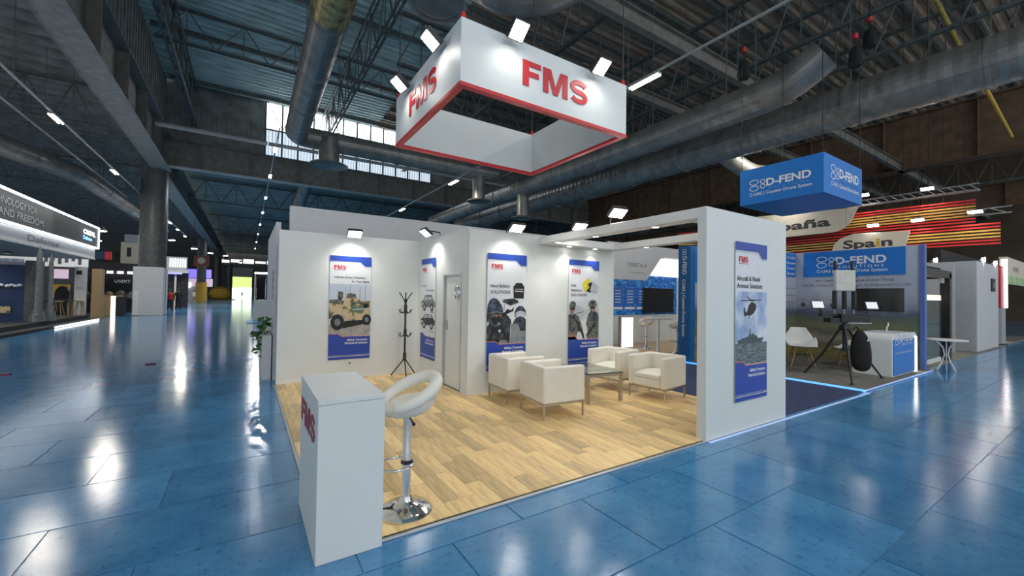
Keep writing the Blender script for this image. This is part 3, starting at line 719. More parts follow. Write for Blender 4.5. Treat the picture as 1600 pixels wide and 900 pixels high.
p1 = Poster('poster of a desert camouflage armoured truck on the back wall', (1.67, 8.243, pz), XA); p1.common(); vehicle_art(p1)
p1.txt('Vehicle Armor Solutions', 0.036, 0.08, 1.53, 'ptext', 0.56, 0.02); p1.txt('for Your Safety', 0.036, 0.72, 1.455, 'ptext', 0.33, 0.02, 'r')

p2 = Poster('poster of two dark cars on the side wall by the door', (2.99, 7.63, pz), (0,-1,0)); p2.common()
p2.txt('Civil Car', 0.042, 0.08, 1.40, 'ptext', 0.22, 0.0); p2.txt('Armor Solutions', 0.042, 0.70, 1.31, 'ptext', 0.42, 0.0, 'r')
def car_art(p, y, m1, suv):
    b = [(0.02,y),(0.72,y+0.02),(0.74,y+0.10),(0.66,y+0.15),(0.56,y+0.25 if suv else y+0.22),(0.24,y+0.25 if suv else y+0.22),(0.12,y+0.14),(0.02,y+0.12)]
    p.poly('car_body', b, m1, 3)
    p.poly('car_window', [(0.18,y+0.14),(0.36,y+0.15),(0.36,y+0.21),(0.26,y+0.21)], 'p_light', 4); p.poly('car_window', [(0.40,y+0.15),(0.60,y+0.16),(0.54,y+0.21),(0.40,y+0.21)], 'p_light', 4)
    p.poly('car_grille', [(0.04,y+0.03),(0.14,y+0.03),(0.14,y+0.09),(0.04,y+0.09)], 'p_light', 4)
    for cx in (0.20, 0.58): p.ell('tyre', cx, y+0.01, 0.075, 0.075, 'p_dark', 5); p.ell('wheel_hub', cx, y+0.01, 0.04, 0.04, 'p_light', 6)
car_art(p2, 0.99, 'p_mid', True); car_art(p2, 0.64, 'p_swat', False)
p2.txt('Sedan', 0.025, 0.70, 0.90, 'ptext', 0.2, 0, 'r'); p2.txt('Off-road', 0.025, 0.70, 0.53, 'ptext', 0.25, 0, 'r')

p3 = Poster('poster of helmeted officers with riot shield behind the armchairs', (3.72, 5.905, pz), XA, W=0.78); p3.common()
p3.txt('Hard Ballistic', 0.052, 0.06, 1.385, 'ptext', 0.36, 0.01); p3.txt('SOLUTIONS', 0.052, 0.06, 1.28, 'ptext', 0.37, 0.01)
p3.poly('armour_plate', [(0.50,1.20),(0.70,1.20),(0.71,1.40),(0.66,1.47),(0.55,1.47),(0.49,1.40)], 'p_dark', 3); p3.poly('plate_label', [(0.52,1.315),(0.685,1.315),(0.685,1.335),(0.52,1.335)], 'p_light', 4); p3.poly('plate_label', [(0.52,1.355),(0.685,1.355),(0.685,1.365),(0.52,1.365)], 'p_light', 4)
p3.poly('armour_plate', [(0.29,1.14),(0.44,1.08),(0.60,1.13),(0.58,1.17),(0.48,1.20),(0.30,1.18)], 'p_swat', 5)
p3.poly('officer_print', [(0,0.44),(0.46,0.44),(0.50,0.62),(0.47,0.74),(0.45,0.84),(0.40,0.90),(0.34,0.95),(0.28,0.98),(0.08,0.98),(0,0.96)], 'p_swat', 2)
p3.poly('officer_print', [(0.44,0.44),(0.75,0.44),(0.75,0.84),(0.70,0.87),(0.66,0.9),(0.56,0.88),(0.50,0.80)], 'p_swat', 2)
p3.poly('helmet_print', [(0.0,0.96),(0.01,1.08),(0.05,1.17),(0.11,1.205),(0.18,1.19),(0.23,1.14),(0.25,1.06),(0.22,1.0)], 'p_helmet', 3)
p3.poly('helmet_print', [(0.055,0.93),(0.05,1.02),(0.08,1.09),(0.13,1.13),(0.20,1.135),(0.26,1.10),(0.295,1.03),(0.30,0.95),(0.28,0.93),(0.18,0.96)], 'p_helmet', 4)
p3.poly('helmet_rim', [(0.05,0.955),(0.18,0.985),(0.30,0.96),(0.30,0.945),(0.18,0.968),(0.05,0.94)], 'p_mid', 5)
p3.poly('visor_print', [(0.07,0.905),(0.13,0.925),(0.24,0.925),(0.28,0.905),(0.26,0.87),(0.19,0.88),(0.09,0.87)], 'p_face', 5)
p3.poly('goggle_print', [(0.09,0.90),(0.16,0.91),(0.16,0.885),(0.10,0.88)], 'p_dark', 6); p3.poly('goggle_print', [(0.19,0.91),(0.26,0.90),(0.25,0.88),(0.19,0.885)], 'p_dark', 6)
p3.poly('mask_print', [(0.08,0.875),(0.19,0.885),(0.27,0.87),(0.25,0.80),(0.20,0.765),(0.14,0.765),(0.09,0.81)], 'p_dark', 6)
p3.ell('radio_print', 0.22, 0.775, 0.03, 0.028, 'p_mid', 7); p3.ell('radio_print', 0.235, 0.655, 0.026, 0.024, 'p_light', 7)
p3.poly('vest_print', [(0.08,0.72),(0.30,0.74),(0.36,0.60),(0.34,0.46),(0.06,0.46)], 'p_dark', 3); p3.poly('pouch_print', [(0.10,0.62),(0.18,0.63),(0.18,0.50),(0.10,0.49)], 'p_swat', 4); p3.poly('pouch_print', [(0.21,0.63),(0.30,0.64),(0.31,0.52),(0.21,0.50)], 'p_swat', 4)
p3.poly('rifle_print', [(0.28,0.86),(0.36,0.93),(0.44,0.965),(0.495,0.985),(0.505,1.04),(0.485,1.045),(0.475,1.01),(0.42,1.0),(0.40,1.02),(0.36,1.01),(0.35,0.985),(0.28,0.93)], 'p_dark', 5); p3.poly('rifle_print', [(0.315,1.0),(0.325,1.0),(0.325,1.10),(0.315,1.10)], 'p_mid', 4)
p3.poly('helmet_print', [(0.53,0.88),(0.52,0.96),(0.56,1.04),(0.62,1.075),(0.69,1.06),(0.74,1.0),(0.75,0.90)], 'p_helmet', 3)
p3.poly('goggle_print', [(0.535,0.90),(0.545,0.97),(0.63,0.995),(0.725,0.97),(0.74,0.90),(0.68,0.875),(0.63,0.90),(0.58,0.87)], 'p_visor', 5); p3.poly('goggle_rim', [(0.525,0.975),(0.63,1.01),(0.745,0.98),(0.745,0.965),(0.63,0.993),(0.525,0.96)], 'p_dark', 6)
p3.poly('mask_print', [(0.555,0.865),(0.63,0.89),(0.72,0.87),(0.71,0.79),(0.64,0.74),(0.57,0.79)], 'p_helmet', 5); p3.poly('mask_print', [(0.60,0.83),(0.67,0.83),(0.655,0.77),(0.615,0.77)], 'p_dark', 6)
p3.poly('shield_print', [(0.43,0.44),(0.75,0.44),(0.75,0.64),(0.635,0.64),(0.60,0.76),(0.44,0.775)], 'p_shield', 6); p3.poly('shield_edge', [(0.43,0.44),(0.44,0.44),(0.452,0.774),(0.442,0.775)], 'p_light', 7)
p3.poly('patch_print', [(0.0,0.73),(0.035,0.76),(0.03,0.82),(0.0,0.80)], 'p_light', 6); p3.poly('red_trim', [(0.13,0.47),(0.22,0.455),(0.22,0.47),(0.14,0.50)], 'red', 3); p3.poly('helmet_print', [(0.21,0.44),(0.24,0.49),(0.31,0.505),(0.38,0.49),(0.40,0.44)], 'p_mid', 4)

p4 = Poster('poster of two camouflaged soldiers behind the glass table', (5.47, 5.905, pz), XA, W=0.78); p4.common()
p4.txt('Soft', 0.046, 0.06, 1.44, 'ptext', 0.12, 0.01); p4.txt('Ballistic', 0.046, 0.06, 1.35, 'ptext', 0.26, 0.01); p4.txt('SOLUTIONS', 0.046, 0.06, 1.26, 'ptext', 0.38, 0.01)
p4.poly('fabric_print', [(0.35,1.40),(0.40,1.33),(0.46,1.36),(0.54,1.44),(0.52,1.58),(0.46,1.61),(0.42,1.57),(0.36,1.55),(0.33,1.47)], 'p_yellow', 3); p4.poly('fabric_print', [(0.42,1.36),(0.52,1.33),(0.60,1.40),(0.56,1.54),(0.46,1.50),(0.50,1.43)], 'p_dark', 4); p4.poly('fabric_print', [(0.52,1.37),(0.70,1.31),(0.73,1.46),(0.60,1.55),(0.55,1.46)], 'p_light', 5)
p4.poly('backdrop_print', [(0,0.44),(0.75,0.44),(0.75,1.20),(0,1.14)], 'p_pale', 1)
p4.poly('rubble_print', [(0,0.80),(0.2,0.86),(0.34,0.80),(0.5,0.88),(0.75,0.84),(0.75,1.02),(0.6,1.06),(0.42,1.0),(0.25,1.08),(0,1.02)], 'p_light', 2)
p4.poly('soldier_print', [(0,0.44),(0.19,0.44),(0.22,0.56),(0.26,0.62),(0.31,0.56),(0.36,0.44),(0.40,0.45),(0.36,0.58),(0.33,0.68),(0.29,0.78),(0.25,0.86),(0.18,0.915),(0.11,0.93),(0,0.91)], 'p_camo', 3)
p4.poly('vest_print', [(0.02,0.88),(0.14,0.90),(0.20,0.80),(0.18,0.62),(0.03,0.60)], 'p_swat', 4); p4.poly('sleeve_print', [(0.05,0.80),(0.12,0.82),(0.24,0.70),(0.30,0.64),(0.27,0.60),(0.18,0.64),(0.06,0.70)], 'p_camo', 5)
p4.poly('leg_print', [(0,0.44),(0.19,0.44),(0.21,0.53),(0.10,0.56),(0,0.54)], 'p_face', 4)
p4.poly('rifle_print', [(0.17,0.78),(0.21,0.80),(0.27,0.70),(0.33,0.60),(0.385,0.47),(0.365,0.45),(0.30,0.57),(0.26,0.60),(0.25,0.57),(0.23,0.60),(0.24,0.66)], 'p_dark', 6)
p4.poly('face_print', [(0.045,0.93),(0.13,0.94),(0.155,1.0),(0.15,1.06),(0.05,1.07),(0.03,1.0)], 'p_face', 4); p4.poly('face_shadow', [(0.05,0.99),(0.15,1.01),(0.15,1.05),(0.05,1.05)], 'p_dark', 5)
p4.poly('helmet_print', [(0.01,1.02),(0.02,1.10),(0.06,1.16),(0.12,1.165),(0.17,1.12),(0.185,1.055),(0.14,1.06),(0.05,1.04)], 'p_camo', 6)
p4.poly('gun_barrel', [(0.16,0.915),(0.37,0.955),(0.37,0.97),(0.16,0.935)], 'p_mid', 5)
p4.poly('soldier_print', [(0.46,0.44),(0.75,0.44),(0.75,0.88),(0.73,0.93),(0.68,0.965),(0.56,0.97),(0.49,0.92),(0.45,0.82),(0.43,0.72),(0.46,0.66),(0.47,0.56),(0.43,0.52)], 'p_camo', 3)
p4.poly('vest_print', [(0.50,0.93),(0.56,0.96),(0.68,0.955),(0.72,0.90),(0.71,0.66),(0.50,0.64)], 'p_swat', 4)
for k_ in range(3): p4.poly('pouch_print', [(0.51+k_*0.07,0.68),(0.565+k_*0.07,0.68),(0.565+k_*0.07,0.78),(0.51+k_*0.07,0.78)], 'p_camo', 5)
p4.poly('strap_print', [(0.50,0.80),(0.53,0.80),(0.60,0.955),(0.57,0.965)], 'p_camo', 5); p4.poly('sleeve_print', [(0.43,0.74),(0.47,0.86),(0.51,0.88),(0.50,0.76),(0.56,0.70),(0.54,0.65),(0.46,0.67)], 'p_camo', 6)
p4.poly('rifle_print', [(0.45,0.52),(0.48,0.50),(0.66,0.70),(0.68,0.76),(0.64,0.76)], 'p_dark', 6)
p4.poly('face_print', [(0.545,0.96),(0.63,0.95),(0.66,1.0),(0.65,1.07),(0.53,1.08),(0.52,1.01)], 'p_face', 4); p4.poly('face_shadow', [(0.53,1.02),(0.65,1.02),(0.65,1.065),(0.53,1.065)], 'p_dark', 5); p4.poly('chin_strap', [(0.53,1.0),(0.545,0.955),(0.56,0.955),(0.545,1.01)], 'p_dark', 6)
p4.poly('helmet_print', [(0.48,1.05),(0.485,1.12),(0.53,1.18),(0.60,1.195),(0.67,1.17),(0.70,1.10),(0.695,1.045),(0.65,1.065),(0.54,1.07)], 'p_camo', 6); p4.poly('helmet_mount', [(0.56,1.10),(0.61,1.10),(0.61,1.15),(0.56,1.15)], 'p_dark', 7)

p6 = Poster('poster of a helicopter above a warship on the portal panel', (5.335, 2.708, pz), XA); p6.common()
p6.txt('Aircraft & Naval', 0.058, 0.03, 1.475, 'ptext', 0.54, 0.012); p6.txt('Armour Solutions', 0.058, 0.03, 1.385, 'ptext', 0.60, 0.012)
p6.poly('sky_print', [(0,0.70),(0.75,0.70),(0.75,1.34),(0,1.34)], 'p_skycloud', 1); p6.poly('sea_print', [(0,0.44),(0.75,0.44),(0.75,0.70),(0,0.70)], 'p_sea', 1)
p6.poly('helicopter_print', [(0.20,1.03),(0.28,1.05),(0.34,1.04),(0.42,1.07),(0.47,1.12),(0.48,1.17),(0.44,1.20),(0.36,1.21),(0.30,1.17),(0.26,1.08),(0.22,1.09),(0.21,1.14),(0.18,1.14)], 'p_dark', 3)
p6.poly('rotor_print', [(0.10,1.222),(0.34,1.225),(0.62,1.235),(0.62,1.243),(0.34,1.24),(0.10,1.23)], 'p_dark', 3); p6.poly('rotor_print', [(0.26,1.27),(0.40,1.215),(0.405,1.225),(0.265,1.28)], 'p_dark', 3); p6.poly('landing_gear', [(0.30,1.0),(0.31,1.0),(0.32,1.05),(0.31,1.05)], 'p_dark', 3)
p6.poly('ship_print', [(0.06,0.70),(0.62,0.70),(0.66,0.76),(0.52,0.755),(0.50,0.79),(0.44,0.79),(0.43,0.82),(0.38,0.81),(0.35,0.80),(0.34,0.88),(0.33,0.88),(0.32,0.81),(0.28,0.78),(0.16,0.765),(0.05,0.74)], 'p_ship', 3)

# ---- wall socket
g = thing('wall_socket', 'small white power socket under the armoured truck poster', 'socket', (1.68, 8.243, 0.26))
MB().box(-0.045, 0.045, -0.012, 0, 0, 0.085).build('plate', 'shell', g, bevel=0.004); MB().lathe([(0.02, -0.013), (0.02, -0.005)], (0, 0, 0.043), 16, 'y').build('outlet', 'p_mid', g)

# ================================================================ FURNITURE
def white_counter():
    g = thing('reception_counter', 'tall white counter with red lettering at the stand corner', 'counter', (0.575, 3.125, 0.0))
    MB().box(-0.197, 0.197, -0.441, 0.441, 0.0, 0.945).build('body', 'white', g, bevel=0.003, seg=1)
    MB().box(-0.199, 0.199, -0.443, 0.443, 0.947, 0.978).build('top', 'white', g, bevel=0.003, seg=1)
    fms_letters(0.165, 0.70, (-0.198, 0.37, 0.675), (0,-1,0), ZA, mat('dull_red_print', (0.36, 0.05, 0.07), 0.5, var=0.05), g, 0.003)
white_counter()

def stool(label, loc, rz, s=1.0, ring=True, cat='stool', grp='bar stools', seat_z=0.78):
    g = thing('bar_stool', label, cat, loc, rz, grp)
    MB().lathe([(0.001, 0.0), (0.195, 0.0), (0.195, 0.008), (0.17, 0.03), (0.11, 0.05), (0.055, 0.075), (0.038, 0.11), (0.001, 0.11)], (0,0,0), 40).build('base', 'chrome', g, smooth=True)
    MB().lathe([(0.001,0.08),(0.033, 0.08), (0.033, 0.44), (0.030, 0.45), (0.030, seat_z-0.06), (0.05, seat_z-0.05), (0.001, seat_z-0.04)], (0,0,0), 24).build('column', 'chrome', g, smooth=True)
    mb = MB(); mb.loop([(0.085+0.125*math.cos(2*PI*k/28), 0.125*math.sin(2*PI*k/28), 0.36) for k in range(28)], 0.010)
    fr = mb.build('footrest', 'chrome', g, smooth=True); MB().lathe([(0.036, 0.345), (0.042, 0.35), (0.042, 0.37), (0.036, 0.375)], (0,0,0), 20).build('clamp', 'dark', fr)
    # seat: padded dish, front at +X, raised open back at -X
    mb = MB(); nr, na = 8, 32; vs = []; fs = []
    for side in (1, 0):
        for i in range(nr+1):
            q = i/nr
            for j in range(na):
                a = 2*PI*j/na; r = 0.205*q*(1+0.04*math.cos(2*a)); x = r*math.cos(a)*1.02; y = r*math.sin(a)
                back = max(0, -math.cos(a))*q
                z = seat_z + 0.035*q**3 + 0.03*back*q - 0.02*max(0, math.cos(a))*q**2
                z -= 0 if side else (0.055*(1-q**6)+0.004)
                vs.append((x, y, z))
    K = (nr+1)*na
    for s_ in (0, 1):
        for i in range(nr):
            for j in range(na): fs.append((s_*K+i*na+j, s_*K+i*na+(j+1)%na, s_*K+(i+1)*na+(j+1)%na, s_*K+(i+1)*na+j))
    for j in range(na): fs.append((nr*na+j, nr*na+(j+1)%na, K+nr*na+(j+1)%na, K+nr*na+j))
    mb.add(vs, fs); mb.build('seat', 'leather', g, smooth=True)
    if ring:
        pts = []; rs = []
        for k in range(33):
            ph = math.radians(180-140+280*k/32); c = -math.cos(ph); up = max(0, (c+0.766)/1.766)
            R_ = 0.185+0.02*up; pts.append((R_*math.cos(ph)*1.04, R_*math.sin(ph), seat_z+0.03+0.165*up**1.15)); rs.append(0.040+0.008*up)
        MB().tube(pts, rs, 12, True, 1.0).build('backrest', 'leather', g, smooth=True)
    MB().tube([(0.0, 0.0, seat_z-0.055), (0.03, 0.12, seat_z-0.075), (0.035, 0.16, seat_z-0.09)], [0.006, 0.006, 0.013], 8).build('gas_lever', 'dark', g)
    g.scale = (s, s, s)
    return g
stool('white padded bar stool with open back beside the lettered counter', (1.03, 3.0, 0.022), math.radians(190), 1.0, seat_z=0.765)

def armchair():
    g = thing('armchair', 'x', 'armchair', (0,0,0), 0, 'white cube armchairs around the glass table')
    U_ = [(-0.33,-0.33),(0.33,-0.33),(0.33,-0.235),(-0.225,-0.235),(-0.225,0.235),(0.33,0.235),(0.33,0.33),(-0.33,0.33)]
    mb = MB(); mb.prism(U_, (0,0,0.20), XA, YA, 0.48); mb.build('shell', 'leather', g, bevel=0.028, seg=4)
    MB().box(-0.225, 0.325, -0.235, 0.235, 0.205, 0.345).build('seat_base', 'leather', g, bevel=0.02, seg=3)
    cu = MB(); n = 10; vs = []; fs = []
    for i in range(n+1):
        for j in range(n+1):
            a, b = i/n, j/n; bul = (math.sin(PI*a)*math.sin(PI*b))**0.35
            vs.append((-0.22+0.545*a, -0.228+0.456*b, 0.40+0.05*bul))
    for i in range(n):
        for j in range(n): q = i*(n+1)+j; fs.append((q, q+n+1, q+n+2, q+1))
    k = len(vs); vs += [(x, y, 0.345) for x, y, z in vs[:k]]
    for i in range(n):
        for a, b in ((i*(n+1), (i+1)*(n+1)), ((i+1)*(n+1)+n, i*(n+1)+n), ((i+1), i), (n*(n+1)+i, n*(n+1)+i+1)): fs.append((a, k+a, k+b, b))
    cu.add(vs, fs); cu.build('cushion', 'leather', g, smooth=True)
    fr = MB()
    for a, b in (((-0.31,-0.31),(0.31,-0.31)),((0.31,-0.31),(0.31,0.31)),((0.31,0.31),(-0.31,0.31)),((-0.31,0.31),(-0.31,-0.31))): fr.bar((*a, 0.19), (*b, 0.19), 0.022)
    fr.build('frame', 'steel', g)
    for x in (-0.31, 0.31):
        for y in (-0.31, 0.31):
            MB().bar((x, y, 0.20), (x, y, 0.0), 0.022).build('leg', 'steel', g)
    return g
ac = armchair()
chairs = [((3.61, 4.53, 0.02), -6, 'white armchair nearest the viewer, its back turned to us'),
          ((3.60, 5.42, 0.02), -4, 'white armchair against the riot shield poster, back turned to us'),
          ((5.66, 4.36, 0.02), 188, 'white armchair nearest the portal panel, seat facing the glass table'),
          ((5.58, 5.24, 0.02), 190, 'white armchair below the soldiers poster, seat facing the glass table')]
for i, (l, a, lab) in enumerate(chairs):
    o = ac if i == 0 else copy_tree(ac)
    o.location = l; o.rotation_euler.z = math.radians(a); o['label'] = lab

def glass_table():
    g = thing('coffee_table', 'low glass coffee table with square steel legs between the armchairs', 'table', (4.72, 5.0, 0.02), math.radians(-9))
    a, b = 0.33, 0.50
    MB().box(-a, a, -b, b, 0.435, 0.447).build('glass_top', 'glass', g, bevel=0.002, seg=1)
    for x in (-a+0.025, a-0.025):
        for y in (-b+0.025, b-0.025): MB().box(x-0.024, x+0.024, y-0.024, y+0.024, 0, 0.434).build('leg', 'steel', g)
    for y in (-b+0.025, b-0.025): MB().box(-a+0.05, a-0.05, y-0.02, y+0.02, 0.395, 0.434).build('rail', 'steel', g)
    for x in (-a+0.025, a-0.025): MB().box(x-0.02, x+0.02, -b+0.05, b-0.05, 0.395, 0.434).build('rail', 'steel', g)
    for y in (-0.17, 0.17): MB().box(-a+0.05, a-0.05, y-0.015, y+0.015, 0.405, 0.434).build('crossbar', 'steel', g)
glass_table()

def coat_stand():
    g = thing('coat_stand', 'black coat stand with splayed hooks in the back corner', 'coat stand', (2.64, 7.93, 0.02))
    MB().tube([(0,0,0.32), (0,0,1.52)], 0.019, 12).build('pole', 'black', g, smooth=True)
    for z0, z1 in ((0.30, 0.46), (0.78, 0.92), (1.22, 1.40)): MB().tube([(0,0,z0), (0,0,z1)], 0.033, 12).build('grip', 'dark', g, smooth=True)
    for k in range(3):
        a = math.radians(20+120*k); c, s = math.cos(a), math.sin(a)
        MB().tube([(0.01*c, 0.01*s, 0.40), (0.04*c, 0.04*s, 0.30), (0.27*c, 0.27*s, 0.01)], 0.012, 8).build('leg', 'black', g, smooth=True)
    for k in range(6):
        a = math.radians(60*k+10); c, s = math.cos(a), math.sin(a)
        MB().tube([(0.01*c, 0.01*s, 1.42), (0.035*c, 0.035*s, 1.50), (0.14*c, 0.14*s, 1.64)], 0.009, 8).build('hook', 'black', g, smooth=True)
    for z in (0.82, 1.28):
        for k in range(4):
            a = math.radians(90*k+20); c, s = math.cos(a), math.sin(a)
            MB().tube([(0.02*c, 0.02*s, z), (0.08*c, 0.08*s, z-0.045), (0.13*c, 0.13*s, z-0.03), (0.155*c, 0.155*s, z+0.03)], 0.008, 8).build('hook', 'black', g, smooth=True)
coat_stand()

# ---- floodlights on the wall tops
def floodlight(label, base, out, head, aim, power, grp, w_=0.26, size=1.9, rod=None):
    """base: fixing point; head: lamp head centre; aim: point lit (all world)"""
    base, head, aim = Vector(base), Vector(head), Vector(aim)
    g = thing('floodlight', label, 'floodlight', base, 0, grp); h = head-base
    ho = Vector((h.x, h.y, 0)); ho = ho.normalized() if ho.length > 1e-3 else Vector((0,-1,0)); d = (ho*0.75+Vector((0,0,-1))).normalized(); side = d.cross(Vector((0,0,1))).normalized(); up = side.cross(d).normalized()
    MB().tube([(0,0,0), (0,0,max(h.z*0.6, 0.06)), tuple(h-d*0.07)], 0.012, 8).build('arm', 'black', g)
    if rod: MB().bar((0,0,0), (0,0,rod-base.z), 0.01).build('drop_rod', 'black', g)
    def ob(c, hw, hh, hd):
        vs = []
        for k in (-1, 1):
            for a, b in ((-1,-1),(1,-1),(1,1),(-1,1)): vs.append(c+side*hw*a+up*hh*b+d*hd*k)
        return MB().add(vs, [(0,1,2,3),(7,6,5,4),(0,4,5,1),(1,5,6,2),(2,6,7,3),(3,7,4,0)])
    hs = ob(h-d*0.03, w_/2, 0.09, 0.028).build('housing', 'dark', g, bevel=0.006)
    ob(h+d*0.002, w_/2-0.015, 0.077, 0.003).build('lens', 'lens', hs)
    spot(g, h+d*0.03, aim-base, power, size, 0.9, (1, 0.965, 0.90), 0.08)
    return g
FG = 'floodlights on the white stand walls'
floodlight('lit floodlight on top of the back wall above the truck poster', (1.67, 8.29, 2.728), None, (1.67, 7.98, 2.72), (1.67, 8.25, 1.9), 30, FG)
floodlight('lit floodlight above the two cars poster in the corner', (3.03, 7.2, 2.728), None, (2.74, 7.2, 2.75), (2.99, 7.25, 1.9), 30, FG)
floodlight('lit floodlight above the riot shield poster', (3.72, 5.95, 2.70), None, (3.72, 5.62, 2.73), (3.72, 5.92, 1.9), 20, FG)
floodlight('lit floodlight above the left end of the canopy frame', (5.02, 5.95, 2.70), None, (4.94, 5.45, 2.86), (4.6, 5.8, 0.8), 18, FG)
floodlight('lit floodlight standing on the canopy frame beam', (4.49, 4.3, 2.68), None, (4.46, 4.12, 2.83), (3.2, 4.2, 0.0), 130, FG)

# ---- hanging sign
def hanging_sign():
    x0, x1, y0, y1, z0, z1 = 1.52, 3.608, 3.229, 5.074, 3.465, 4.054
    g = thing('hanging_sign', 'large white hanging box sign with red lettering and red lower edge', 'hanging sign', ((x0+x1)/2, (y0+y1)/2, z0))
    hx, hy, H_ = (x1-x0)/2, (y1-y0)/2, z1-z0; t = 0.05
    for b in ((-hx, hx, -hy, -hy+t), (-hx, hx, hy-t, hy), (-hx, -hx+t, -hy+t, hy-t), (hx-t, hx, -hy+t, hy-t)):
        MB().box(*b, 0.02, H_).build('panel', 'white', g)
    e = 0.006
    for b in ((-hx-e, hx+e, -hy-e, -hy+t+e), (-hx-e, hx+e, hy-t-e, hy+e), (-hx-e, -hx+t+e, -hy+t, hy-t), (hx-t-e, hx+e, -hy+t, hy-t)):
        MB().box(*b, -0.012, 0.02).build('red_edge', 'red', g)
    fms_letters(0.245, 0.84, (2.17-(x0+x1)/2, -hy-0.001, 3.645-z0), XA, ZA, 'red', g)
    fms_letters(0.245, 0.80, (-hx-0.001, 4.56-(y0+y1)/2, 3.645-z0), (0,-1,0), ZA, 'red', g)
    fms_letters(0.245, 0.80, (hx+0.001, -0.40, 3.645-z0), YA, ZA, 'red', g)
    fms_letters(0.245, 0.84, (0.42, hy+0.001, 3.645-z0), (-1,0,0), ZA, 'red', g)
    for sx in (-1, 1):
        for sy in (-1, 1):
            MB().bar((sx*(hx-0.03), sy*(hy-0.03), H_), (sx*(hx-0.03), sy*(hy-0.03), 12.5-z0), 0.008).build('cable', 'black', g)
            MB().lathe([(0.001,H_), (0.03, H_), (0.02, H_+0.06), (0.001, H_+0.07)], (sx*(hx-0.03), sy*(hy-0.03), 0), 12).build('shackle', 'red', g)
    return g
hanging_sign()
HG = 'floodlights on the hanging white sign'
floodlight('floodlight on the sign front, above its letter F', (2.02, 3.25, 4.054), None, (2.02, 3.07, 4.02), (2.05, 3.23, 3.72), 1.8, HG, 0.17)
floodlight('floodlight on the sign front, above its letter S', (3.06, 3.25, 4.054), None, (3.06, 3.07, 4.02), (3.06, 3.23, 3.72), 1.8, HG, 0.17)
floodlight('floodlight on the sign side, nearer its front corner', (1.54, 3.62, 4.054), None, (1.385, 3.62, 3.99), (1.52, 3.64, 3.72), 1.8, HG, 0.17)
floodlight('floodlight on the sign side, nearer its rear corner', (1.54, 4.58, 4.054), None, (1.385, 4.56, 3.98), (1.52, 4.6, 3.72), 1.8, HG, 0.17)
# ================================================================ STAND BEHIND (pale stand with blue wave wall)
def wavy_blue():
    return print_mat('blue_wave_print', [(0.32, (0.0,0.05,0.42)), (0.5, (0.01,0.20,0.72)), (0.62, (0.05,0.45,0.95)), (0.72, (0.4,0.75,1.0))], 5, (1, 1, 2.2))
M['wave'] = wavy_blue()
M['lightbox'] = emit('white_light_box', (1, 1, 1), 0.85)
of = MB().box(6.9, 14.6, 6.75, 10.9, 0, 0.02).build('floor_pale_stand', mat('pale_oak', (0.55, 0.40, 0.24), 0.45, var=0.2, stretch=(1, 8, 1))); struct(of, 'pale oak floor of the blue wave stand')
ow = MB().box(7.0, 14.6, 10.0, 10.08, 0, 3.2).build('wall_wave', 'white'); struct(ow, 'white wall of the pale stand with a blue wave print')
pn = MB().box(0, 5.1, -0.02, 0, 0, 1.42).build('wave_print', 'wave', ow); pn.location = (9.0, 10.0, 1.02)
for k in range(3):
    x = 10.55+k*0.62; MB().box(x, x+0.5, 9.965, 9.978, 1.28, 1.98).build('info_panel', mat('info_panel', (0.02, 0.16, 0.62), 0.4, var=0.1), ow)
    MB().box(x, x+0.5, 9.962, 9.979, 1.22, 1.30).build('info_panel', 'wtext', ow)
    for q in range(5): MB().box(x+0.12, x+0.40, 9.955, 9.964, 1.45+q*0.1, 1.475+q*0.1).build('info_line', 'wtext', ow)
# fascia with slanted cut-out
fa = MB()
fa.prism([(0.06,2.2),(10.0+1.05-9.2,2.2),(10.0+1.75-9.2,2.95),(10.0+2.0-9.2,3.03),(13.0-9.2,3.03),(13.0-9.2,0.03),(13.15-9.2,0.03),(13.15-9.2,3.35),(0.06,3.35)], (0,0,0), XA, ZA, 0.10)
fo = fa.build('fascia', 'greywall'); fo.location = (9.2, 9.05, 0); tag(fo, 'pale grey fascia with a slanted cut-out over the blue wave wall', 'fascia')
text('ORBITALA', 0.13, (0.92, -0.10, 2.62), XA, ZA, 'p_mid', fo, 0.95)
text('solutions & systems', 0.05, (1.05, -0.10, 2.42), XA, ZA, 'p_mid', fo, 0.68)
text('FORUM', 0.07, (3.45, -0.10, 3.16), XA, ZA, 'p_mid', fo, 0.4)
lw = MB().box(9.6, 14.4, 9.90, 9.975, 2.45, 3.1).build('glowing_backdrop', 'lightbox', ow)
lb_ = thing('light_box_display', 'glowing white upright panel at the edge of the storeroom wall', 'light panel', (10.15, 9.0, 0.02))
MB().box(-0.30, 0.30, -0.05, 0.05, 0, 1.02).build('frame', 'rail', lb_); MB().box(-0.26, 0.26, -0.06, -0.05, 0.04, 0.98).build('lit_face', 'lightbox', lb_)
def tv(label, O, u, wd, ht, name='television'):
    g = thing(name, label, 'television', O); u = Vector(u); n = u.cross(Vector(ZA))
    b = MB(); b.prism([(-wd/2,0),(wd/2,0),(wd/2,ht),(-wd/2,ht)], -n*0.0, u, ZA, 0.05); b.build('housing', 'dark', g, bevel=0.006)
    b = MB(); b.prism([(-wd/2+0.015,0.02),(wd/2-0.015,0.02),(wd/2-0.015,ht-0.015),(-wd/2+0.015,ht-0.015)], n*0.05, u, ZA, 0.002); b.build('screen', 'screen', g)
    return g
tv('black television on the blue wave wall', (12.95, 9.96, 1.08), XA, 1.75, 0.92)
stool('white bar stool beside the blue wave wall, farther of two', (10.75, 8.7, 0.02), math.radians(60), 1.0, grp='bar stools on the wave stand')
stool('white bar stool half hidden by the blue pillar', (10.50, 7.42, 0.02), math.radians(150), 1.0, grp='bar stools on the wave stand')
